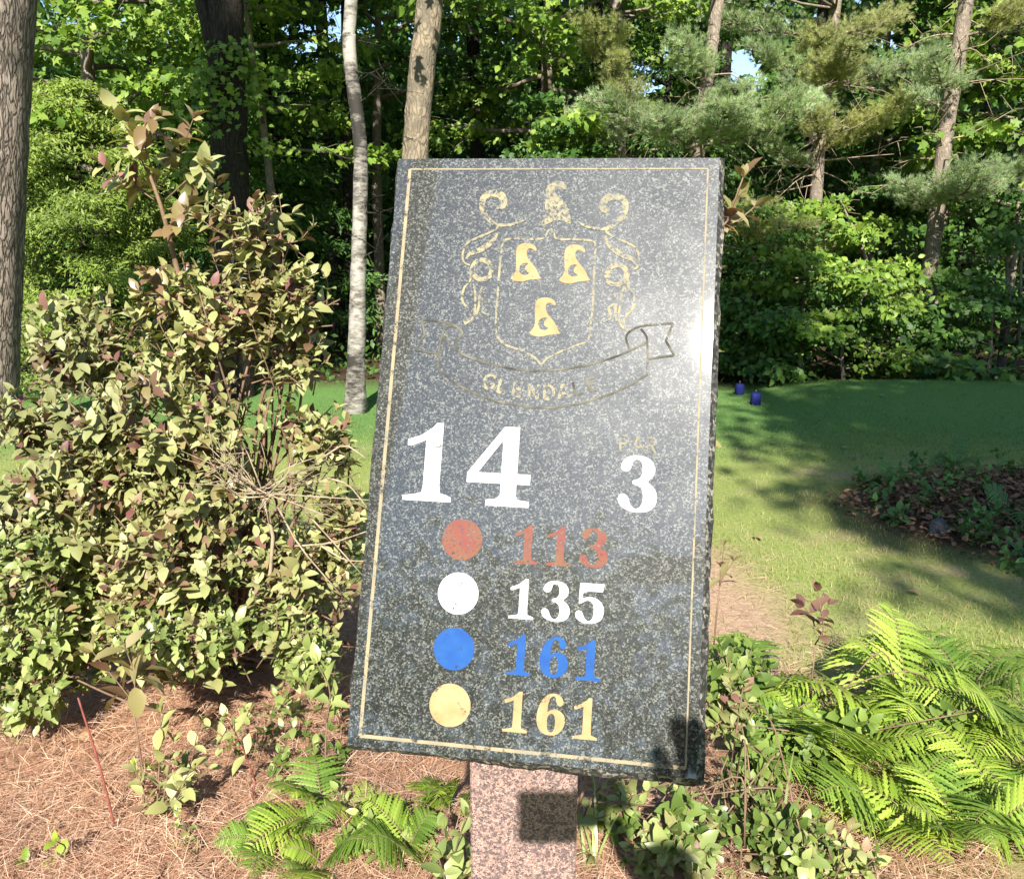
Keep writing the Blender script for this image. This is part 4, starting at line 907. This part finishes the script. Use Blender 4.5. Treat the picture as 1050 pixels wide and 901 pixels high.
def small_plant(name, label, cat, shoots, Y, leafmt, ln, rg, stem='stem', npair=5, gpx=None, wd=1.0, group=None, r=.003, start=.3, lean=0):
    """shoots: (base px, base py, tip px, tip py)"""
    ml, ms = MB(), MB(); b0 = at(shoots[0][0], shoots[0][1], Y)
    for (bx, by, tx, ty) in shoots:
        a_ = at(bx, by, Y); e = at(tx, ty, Y + rg.normal(0, .06))
        shoot(ml, ms, a_, e, rg, npair, ln * rg.uniform(.85, 1.15), .1, 0, r, start, wd=wd)
    g = ground_at(b0 + np.array([lean, 0, 0]))
    ms_root = curve([g, (g + b0) / 2 + rg.normal(0, .01, 3), b0], 5); tube(ms, ms_root, np.linspace(r * 1.3, r, 5), 4)
    t = empty(name, label, cat, g, group)
    for nm, b_, mt in (('leaves', ml, M[leafmt]), ('stem', ms, M[stem])):
        o = b_.build(nm, mt, t); o.location = -Vector(t.location)
    return t
rg = np.random.default_rng(110)
small_plant('leafy_shoot', 'large leaved pinkish bronze shoot standing over the needles in front of the shrub', 'plant', [(135, 720, 118, 640), (135, 720, 95, 668), (130, 700, 150, 690)], 2.35, 'bronzeleaf', .085, rg, npair=4, wd=1.1)
small_plant('leafy_shoot', 'wispy pale olive sprout growing out of the pine needles', 'plant', [(160, 850, 205, 740), (165, 840, 178, 760), (165, 840, 222, 775), (160, 845, 140, 790), (165, 835, 195, 790), (160, 845, 165, 730)], 2.32, 'weigela', .055, rg, npair=5)
small_plant('leafy_shoot', 'fresh pale green sprout close to the lower left corner of the sign', 'plant', [(335, 740, 325, 680), (335, 740, 312, 700), (335, 735, 345, 700)], 2.45, 'paleleaf', .075, rg, npair=3)
small_plant('leafy_shoot', 'thin leafy stem beside the dark hollow under the shrub', 'plant', [(262, 800, 232, 735), (250, 770, 215, 745)], 2.4, 'weigela', .05, rg, npair=3, stem='redstem')
small_plant('leafy_shoot', 'bronze shoot peeping out behind the top right corner of the sign', 'plant', [(700, 420, 722, 330), (722, 330, 762, 182), (728, 240, 757, 205), (722, 240, 774, 212), (700, 420, 690, 300), (690, 560, 705, 430), (680, 600, 660, 430), (690, 520, 715, 400), (685, 560, 640, 480), (690, 460, 700, 330), (700, 400, 660, 300)], 1.75, 'bronzeleaf', .048, rg, npair=5, lean=-.31)
small_plant('leafy_shoot', 'dark purple leaf rosette against the sunny lawn right of the sign', 'plant', [(836, 660, 838, 606), (836, 645, 850, 620), (836, 645, 824, 622)], 2.75, 'purpleleaf', .062, rg, npair=3)
small_plant('leafy_shoot', 'purple young shoot low beside the right edge of the sign', 'plant', [(738, 600, 742, 560), (738, 600, 752, 575)], 3.2, 'bronzeleaf', .06, rg, npair=3)
small_plant('leafy_plant', 'small glossy green plant left of the pink post', 'plant', [(470, 905, 478, 835), (470, 900, 455, 850), (470, 900, 490, 865), (465, 900, 450, 880), (470, 900, 480, 880)], 1.95, 'paleleaf', .055, rg, npair=4)
small_plant('leafy_plant', 'tiny fresh green seedling at the lower left corner of the picture', 'plant', [(40, 900, 58, 862), (40, 900, 25, 885), (40, 900, 45, 890)], 2.15, 'fern', .05, rg, npair=2)
small_plant('leafy_plant', 'tiny green seedling on the needles under the shrub', 'plant', [(140, 800, 138, 783), (140, 800, 150, 788)], 2.5, 'fern', .035, rg, npair=2)
ml, ms = MB(), MB(); root2 = np.array([.62, 2.2, 0.0])
fill_shrub(ml, ms, [(745, 700, 24, 50, 2.25, .15, 15), (700, 830, 50, 40, 2.1, .2, 22), (790, 840, 60, 40, 2.1, .2, 30), (860, 870, 45, 30, 2.05, .15, 14), (640, 860, 35, 35, 2.25, .15, 7), (690, 885, 60, 25, 2.05, .15, 12)], rg, .042, root2, per=1.2, mis=(0, 2, 2, 0, 1), wood=.0025)
t = empty('low_shrub', 'low pale green leafy shrub in front of the ferns right of the post', 'shrub', ground_at(root2))
for nm, b_, mt in (('foliage', ml, [M['paleleaf'], M['weigela'], M['weedleaf']]), ('stems', ms, M['stem'])):
    o = b_.build(nm, mt, t); o.location = -Vector(t.location)
ml, ms = MB(), MB(); root3 = np.array([.95, 2.75, 0.0])
fill_shrub(ml, ms, [(760, 680, 30, 40, 2.9, .2, 20), (830, 760, 60, 45, 2.6, .2, 30), (960, 740, 80, 40, 2.7, .25, 30), (770, 780, 40, 40, 2.5, .2, 20)], rg, .05, root3, mis=(0,), wood=.0025)
t = empty('low_shrub', 'dark green leafy shrub mostly hidden under the right hand ferns', 'shrub', ground_at(root3))
for nm, b_, mt in (('foliage', ml, [M['weedleaf']]), ('stems', ms, M['stem'])):
    o = b_.build(nm, mt, t); o.location = -Vector(t.location)

for i in range(26):
    px, py, Y = [(285, 690, 2.7), (310, 720, 2.6), (268, 660, 2.85), (330, 745, 2.5), (295, 760, 2.45), (250, 700, 2.65), (225, 680, 2.75), (275, 735, 2.5), (385, 830, 2.25), (415, 845, 2.2), (300, 640, 2.9), (340, 700, 2.6), (395, 875, 2.1),
                  (630, 860, 2.2), (655, 875, 2.15), (700, 880, 2.1), (760, 690, 2.7), (800, 720, 2.6), (870, 800, 2.4), (900, 850, 2.25), (350, 860, 2.15), (430, 880, 2.1), (205, 885, 2.15), (190, 720, 2.55), (365, 800, 2.35), (610, 840, 2.3)][i]
    g = ground_at(at(px, py, Y)); g[2] += .045; ml, ms = MB(), MB()
    for k in range(rg.integers(2, 5)):
        a_ = rg.uniform(0, 6.283); l = rg.uniform(.05, .13); shoot(ml, ms, (0, 0, 0), (math.cos(a_) * l * .7, math.sin(a_) * l * .7, l), rg, 3, rg.uniform(.025, .045), .1, 0, .0015)
    t = empty('weed', 'tiny pale green weed sprouting from the pine needles near the ferns', 'weed', g, 'tiny weeds in the needles')
    ml.build('leaves', M['weedleaf' if i % 2 else 'paleleaf'], t); ms.build('stem', M['stem'], t)

# ferns
def frond(mb, ms, base, d, ln, wd, arch, rg, npin=23):
    base = np.array(base); d = unit(np.array(d)); up = np.array([0, 0, 1.0])
    s = np.linspace(0, 1, 20)[:, None]; hor = unit(d * (1, 1, 0))
    p = base + d * ln * s - up * arch * ln * s ** 2.3 + np.cross(hor, up) * rg.normal(0, .06) * ln * s ** 2
    tube(ms, p, np.linspace(.0028, .0008, 20), 4)
    tg = unit(np.gradient(p, axis=0)); side0 = unit(np.cross(tg[10], up)); roll = rg.normal(0, .3)
    for i in range(npin):
        u = .16 + .82 * i / npin; f = u * 19; i0 = int(f); q = p[i0] + (p[min(i0 + 1, 19)] - p[i0]) * (f - i0); tn = tg[i0]
        sd = unit(np.cross(tn, up) * math.cos(roll) + up * math.sin(roll)); nr = np.cross(sd, tn)
        pl = wd * math.sin(math.pi * min(1, (u + .05) * .97)) ** .8 * (1.0 if u < .55 else (1 - (u - .55) / .5 * .72)); pw = .068 * pl + .0025
        for sg in (-1, 1):
            ax = unit(sd * sg + tn * .42 + nr * rg.normal(0, .1) + rg.normal(0, .06, 3)); wv = np.cross(ax, nr); wv = unit(wv)
            m = 15; t_ = np.linspace(0, 1, m); prof = np.sin(np.pi * (t_ * .93 + .06)) ** .55 * (1 - .55 * t_)
            tooth = np.where(np.arange(m) % 2 == 0, 1.0, .45)
            c = q + ax * (t_ * pl)[:, None] - up * (.22 * pl * t_ ** 2)[:, None] + nr * 0
            shift = ax * (.05 * pl)
            a = c + wv * (pw * prof * tooth)[:, None] + shift * (tooth[:, None] - .45); b = c - wv * (pw * prof * tooth)[:, None] + shift * (tooth[:, None] - .45)
            c = c + nr * (.02 * pl)
            V = np.concatenate([a, c, b]); j = np.arange(m - 1)
            mb.add(V, [np.stack([j, j + 1, j + m + 1, j + m], -1), np.stack([j + m, j + m + 1, j + 2 * m + 1, j + 2 * m], -1)])
def fern(label, px, py, Y, n, ln, az0, az1, seed, mat='fern', el=(.55, 1.15), arch=.5, special=None):
    rg = np.random.default_rng(seed); p = at(px, py, Y); g = ground_at(p); g[2] += .05; mats = ['fern', 'ferndeep', 'fern', 'ferndeep', 'fern'] if mat == 'fern' else [mat]
    t = empty('fern', label, 'fern', g)
    for i in range(n):
        az = R(az0 + (az1 - az0) * (i + rg.uniform(.1, .9)) / n); e = rg.uniform(*el)
        mb, ms = MB(), MB(); l = ln * rg.uniform(.6, 1.15)
        frond(mb, ms, (rg.normal(0, .015), rg.normal(0, .015), .0), (math.cos(az) * math.cos(e), math.sin(az) * math.cos(e), math.sin(e)), l, l * rg.uniform(.23, .29), arch * rg.uniform(.7, 1.2), rg)
        o = mb.build('frond', M[mats[int(rg.integers(len(mats)))]], t); s_ = ms.build('stalk', M['stem'], o)
fern('large bright fern spreading over the shrub just right of the sign', 850, 830, 2.55, 9, .62, -60, 290, 201)
fern('bright fern in the middle of the right hand clump, tallest against the lawn', 930, 800, 2.75, 9, .66, -60, 290, 202, special=None)
fern('bright fern at the right edge of the picture', 1045, 820, 2.6, 8, .62, 20, 330, 203)
fern('fern low in the bottom right corner', 980, 905, 2.15, 8, .48, -30, 300, 204)
fern('fern with short fronds at the bottom of the picture between low shrub and corner', 905, 880, 2.3, 8, .42, -40, 300, 214, el=(.4, 1.0))
fern('fern filling the very corner at the bottom right', 1025, 890, 2.3, 8, .45, -20, 320, 215, el=(.4, 1.0))
fern('small light fern on the needles left of the other low ferns', 285, 850, 2.2, 6, .28, -230, 60, 216, el=(.5, 1.2))
fern('fern further back at the edge of the sunny lawn', 985, 725, 3.0, 8, .55, 0, 340, 205)
fern('thin fern reaching out from behind the right edge of the sign', 740, 660, 2.9, 6, .55, -40, 80, 206, el=(.7, 1.1))
fern('fern with drooping fronds below the lower left corner of the sign', 335, 770, 2.3, 8, .34, -260, 60, 207, el=(.6, 1.25))
fern('yellow green fern fronds hanging at the bottom left of the post', 330, 890, 2.1, 6, .30, -220, 60, 208, el=(.5, 1.2))
fern('small upright fern under the bottom edge of the sign', 425, 870, 2.1, 6, .34, -180, 180, 209, el=(.8, 1.3))
fern('small fern close behind the left side of the post', 462, 840, 2.3, 5, .34, -200, 20, 210, el=(.9, 1.3))
fern('little green fern on the left of the dark leaf heap', 905, 508, 6.0, 6, .34, -180, 180, 211, 'weed')
fern('little green fern at the right end of the dark leaf heap', 1040, 540, 5.2, 7, .36, -180, 180, 212, 'weed')
fern('little green fern at the back of the dark leaf heap', 975, 482, 6.6, 6, .36, -180, 180, 213, 'weed')

# weeds on the leaf heap
rg = np.random.default_rng(220)
weeds = [(920, 500, 6.2), (955, 520, 5.7), (985, 505, 6.0), (1010, 520, 5.6), (1030, 500, 6.0), (900, 535, 5.6), (940, 540, 5.4), (1000, 545, 5.2), (975, 560, 5.0), (1030, 560, 4.9), (915, 555, 5.2), (1050, 585, 4.6), (1000, 575, 4.8), (945, 490, 6.4), (1045, 610, 4.4), (890, 515, 6.0)]
for i, (px, py, Y) in enumerate(weeds):
    p = at(px, py, Y); g = ground_at(p); ml, ms = MB(), MB()
    for k in range(5):
        a_ = rg.uniform(0, 6.283); l = rg.uniform(.10, .22); shoot(ml, ms, (0, 0, .03), (math.cos(a_) * l * .7, math.sin(a_) * l * .7, l * .8 + .04), rg, 4, .06, .1, 0, .002)
    t = empty('weed', 'small green weed growing out of the dark leaf heap', 'weed', g, 'weeds on the leaf heap')
    ml.build('leaves', M['weed'], t); ms.build('stem', M['stem'], t)

# red bare stem standing in the needles, grass tufts, fallen leaves
a_ = at(118, 848, 2.28); a_[2] = terrain(a_[0], a_[1]); b_ = at(80, 715, 2.28); mb = MB()
tube(mb, curve([a_, (a_ * .5 + b_ * .5) + (.006, 0, 0), b_], 12), np.linspace(.0045, .003, 12), 6)
tag(mb.build('bare_stem', M['redstem']), 'thin red bare stem stuck upright in the pine needles', 'stem')
def tuft(label, px, py, Y, n, ln, seed):
    rg = np.random.default_rng(seed); p = at(px, py, Y); g = ground_at(p); mb = MB()
    for i in range(n):
        az = rg.uniform(0, 6.283); l = ln * rg.uniform(.6, 1.1); d = np.array([math.cos(az), math.sin(az), 0]); t_ = np.linspace(0, 1, 7)[:, None]
        c = d * l * .55 * t_ ** 1.4 + np.array([0, 0, 1]) * l * (t_ - .35 * t_ ** 2.5) + rg.normal(0, .01, 3); sd = np.cross(d, (0, 0, 1)) * (.004 * (1 - t_ ** 2) + .0004)
        j = np.arange(6); mb.add(np.concatenate([c + sd, c - sd]) + g, [np.stack([j, j + 1, j + 8, j + 7], -1)])
    tag(mb.build('grass_tuft', M['paleleaf']), label, 'grass tuft')
tuft('tuft of long grass blades among the low plants right of the post', 800, 860, 2.2, 12, .36, 301)
tuft('tuft of thin grass close beside the right side of the post', 610, 900, 2.1, 10, .30, 302)
tuft('few thin grass blades on the pine needles left of the post', 195, 900, 2.2, 8, .12, 303)
rg = np.random.default_rng(310); mb = MB()
spots = [(955, 655), (840, 650), (900, 665), (795, 455), (870, 460), (990, 420), (860, 420), (930, 610), (780, 560), (185, 830), (150, 800), (60, 850), (230, 860), (90, 760), (905, 420)]
k = 0
for px, py in spots:
    r = at(px, py, 1.0) - CAM; q = CAM + r * (-CAM[2] / r[2]); q[2] = terrain(q[0], q[1]) + .02
    mb = MB(); scatter(mb, OV, OVF, np.zeros((1, 3)), [(rg.normal(), rg.normal(), .1)], [(rg.normal(0, .2), rg.normal(0, .2), 1)], [rg.uniform(.05, .08)], 0, 1.3)
    o = mb.build('fallen_leaf', M['fallen'] if 'fallen' in M else M.setdefault('fallen', leafmat('dry_fallen_leaf', [(0, (.30, .18, .09)), (1, (.45, .33, .2))], .1, .7, .2, tcol=(1, .8, .6)))); o.location = q
    tag(o, 'dry tan leaf lying on the ground', 'leaf', 'dry leaves lying about')

# small wooden stake frame seen on the far left lawn
g = ground_at(at(43, 400, 10.6)); t = empty('stake_frame', 'small frame of two thin wooden stakes on the bright lawn at the far left', 'stake', g)
for dx in (-.10, .12):
    mb = MB(); tube(mb, [(dx, 0, -.05), (dx + .01, 0, .3), (dx + .015, 0, .62)], [.014, .013, .012], 6); mb.build('stake', M['twig'], t)
mb = MB(); tube(mb, [(-.14, 0, .50), (.0, 0, .51), (.17, 0, .50)], [.010, .010, .010], 6); mb.build('crossbar', M['twig'], t)

# ---------------------------------------------------------------- the photographer, whose shadow falls on the sign
def skin(name, pts, edges, rad, mat, parent, sub=2, root=0):
    me = bpy.data.meshes.new(name); me.from_pydata([tuple(p) for p in pts], edges, []); me.update(); me.materials.append(mat)
    o = bpy.data.objects.new(name, me); col.objects.link(o); o.parent = parent
    md = o.modifiers.new('skin', 'SKIN'); md.use_smooth_shade = True
    sv = me.skin_vertices[0].data if me.skin_vertices else None
    if sv is None:
        bpy.context.view_layer.objects.active = o; bpy.ops.mesh.customdata_skin_add(); sv = me.skin_vertices[0].data
    for i, r in enumerate(rad): sv[i].radius = (r, r) if not isinstance(r, tuple) else r
    sv[root].use_root = True
    s = o.modifiers.new('sub', 'SUBSURF'); s.levels = sub; s.render_levels = sub
    return o
M['skin'] = plain('skin', (.48, .30, .22), .55, .35); M['shirt'] = plain('navy_shirt', (.05, .07, .14), .85, .2, .2, 30)
M['trouser'] = plain('khaki_trousers', (.30, .25, .17), .9, .2, .15, 30); M['hair'] = plain('brown_hair', (.06, .04, .025), .7, .3, .3, 60)
M['shoe'] = plain('white_shoe', (.6, .6, .58), .6); M['phone'] = plain('black_phone', (.015, .015, .018), .3, .5); M['glass'] = plain('phone_lens_glass', (.01, .01, .02), .05, .8)
PX, PY = .27, -.46
ph = empty('person', 'person in dark shirt holding up a phone, its shadow on the sign corner', 'person', (PX, PY, 0))
SR, SL = (.19, .02, 1.40), (-.19, .02, 1.40)
HR = (-.075, .41, 1.53)            # right wrist, behind the right end of the phone
body = [(0, 0, .98), (0, .01, 1.14), (0, .01, 1.32), (0, .01, 1.42), (0, .02, 1.50), (0, .04, 1.585), (0, .05, 1.68), (0, .045, 1.735),
        SR, (.25, .12, 1.17), HR, (-.085, .445, 1.605), SL, (-.25, .0, 1.14), (-.26, .10, .93), (-.26, .13, .85),
        (.10, 0, .92), (.11, .02, .50), (.115, -.02, .09), (.12, .13, .04), (-.10, 0, .92), (-.11, .02, .50), (-.115, -.02, .09), (-.12, .13, .04)]
be = [(0, 1), (1, 2), (2, 3), (3, 4), (4, 5), (5, 6), (6, 7), (3, 8), (8, 9), (9, 10), (10, 11), (3, 12), (12, 13), (13, 14), (14, 15), (0, 16), (16, 17), (17, 18), (18, 19), (0, 20), (20, 21), (21, 22), (22, 23)]
br_ = [(.16, .11), (.14, .10), (.16, .105), (.11, .08), (.055, .055), (.075, .085), (.08, .095), (.05, .06), .062, .045, .03, (.042, .022), .062, .045, .03, (.04, .02), .085, .06, .042, .04, .085, .06, .042, .04]
bo = skin('body', body, be, br_, M['skin'], ph)
skin('shirt', [(0, 0, .84), (0, .01, 1.14), (0, .01, 1.32), (0, .01, 1.425), SR, (.215, .06, 1.30), SL, (-.215, .02, 1.28)], [(0, 1), (1, 2), (2, 3), (3, 4), (4, 5), (3, 6), (6, 7)], [(.185, .13), (.165, .12), (.182, .125), (.12, .09), .082, .075, .082, .075], M['shirt'], ph)
skin('trousers', [(0, 0, 1.06), (.10, 0, .88), (.11, .02, .50), (.115, -.015, .12), (-.10, 0, .88), (-.11, .02, .50), (-.115, -.015, .12)], [(0, 1), (1, 2), (2, 3), (0, 4), (4, 5), (5, 6)], [(.17, .12), .105, .08, .068, .105, .08, .068], M['trouser'], ph)
for sg in (1, -1):
    skin('shoe', [(.117 * sg, -.06, .045), (.118 * sg, .05, .045), (.122 * sg, .17, .035)], [(0, 1), (1, 2)], [(.045, .04), (.048, .04), (.042, .03)], M['shoe'], ph)
skin('hair', [(0, -.01, 1.62), (0, -.005, 1.70), (0, .04, 1.76), (0, .10, 1.755)], [(0, 1), (1, 2), (2, 3)], [(.075, .05), (.088, .075), (.088, .06), (.06, .03)], M['hair'], ph)
skin('nose', [(0, .125, 1.66), (0, .15, 1.625)], [(0, 1)], [.010, .016], M['skin'], ph, 1)
for sg in (1, -1):
    skin('ear', [(.085 * sg, .045, 1.665), (.088 * sg, .04, 1.63)], [(0, 1)], [.018, .012], M['skin'], ph, 1)
# fingers of the raised hand: four over the top and back of the phone, thumb in front of the screen
P0 = np.array([-.085, .445, 1.605])
for i, (dx, l) in enumerate(((-.034, .72), (-.008, 1.08), (.012, 1.06), (.032, .9))):
    pts = [P0 + (dx * .7, 0, .01), P0 + (dx - .005, .012, .05 * l), P0 + (dx - .012, .025, .085 * l), P0 + (dx - .02, .030, .112 * l)]
    skin('finger', pts, [(0, 1), (1, 2), (2, 3)], [.015, .014, .013, .011], M['skin'], bo, 1)
skin('thumb', [P0 + (-.03, -.01, -.03), P0 + (-.06, -.02, -.01), P0 + (-.085, -.012, .012)], [(0, 1), (1, 2)], [.013, .011, .009], M['skin'], bo, 1)
phone = empty('mobile_phone', 'black mobile phone held sideways in the raised hand, its shadow square on the post', 'phone', (.052, -.014, 1.604))
mb = MB(); bevel_box(mb, (-.094, -.0045, -.038), (.112, .0045, .038), .002); mb.build('case', M['phone'], phone, False)
for dx, dz in ((-.052, -.004), (-.052, -.024)):
    mb = MB(); a = np.arange(20) * 2 * np.pi / 20
    mb.add(np.concatenate([np.column_stack([np.cos(a) * .008 + dx, np.full(20, y_), np.sin(a) * .008 + dz]) for y_ in (.0043, .0062)]), [np.stack([np.arange(20), (np.arange(20) + 1) % 20, (np.arange(20) + 1) % 20 + 20, np.arange(20) + 20], -1), (np.arange(20) + 20)[None]])
    mb.build('lens', M['glass'], phone, False)
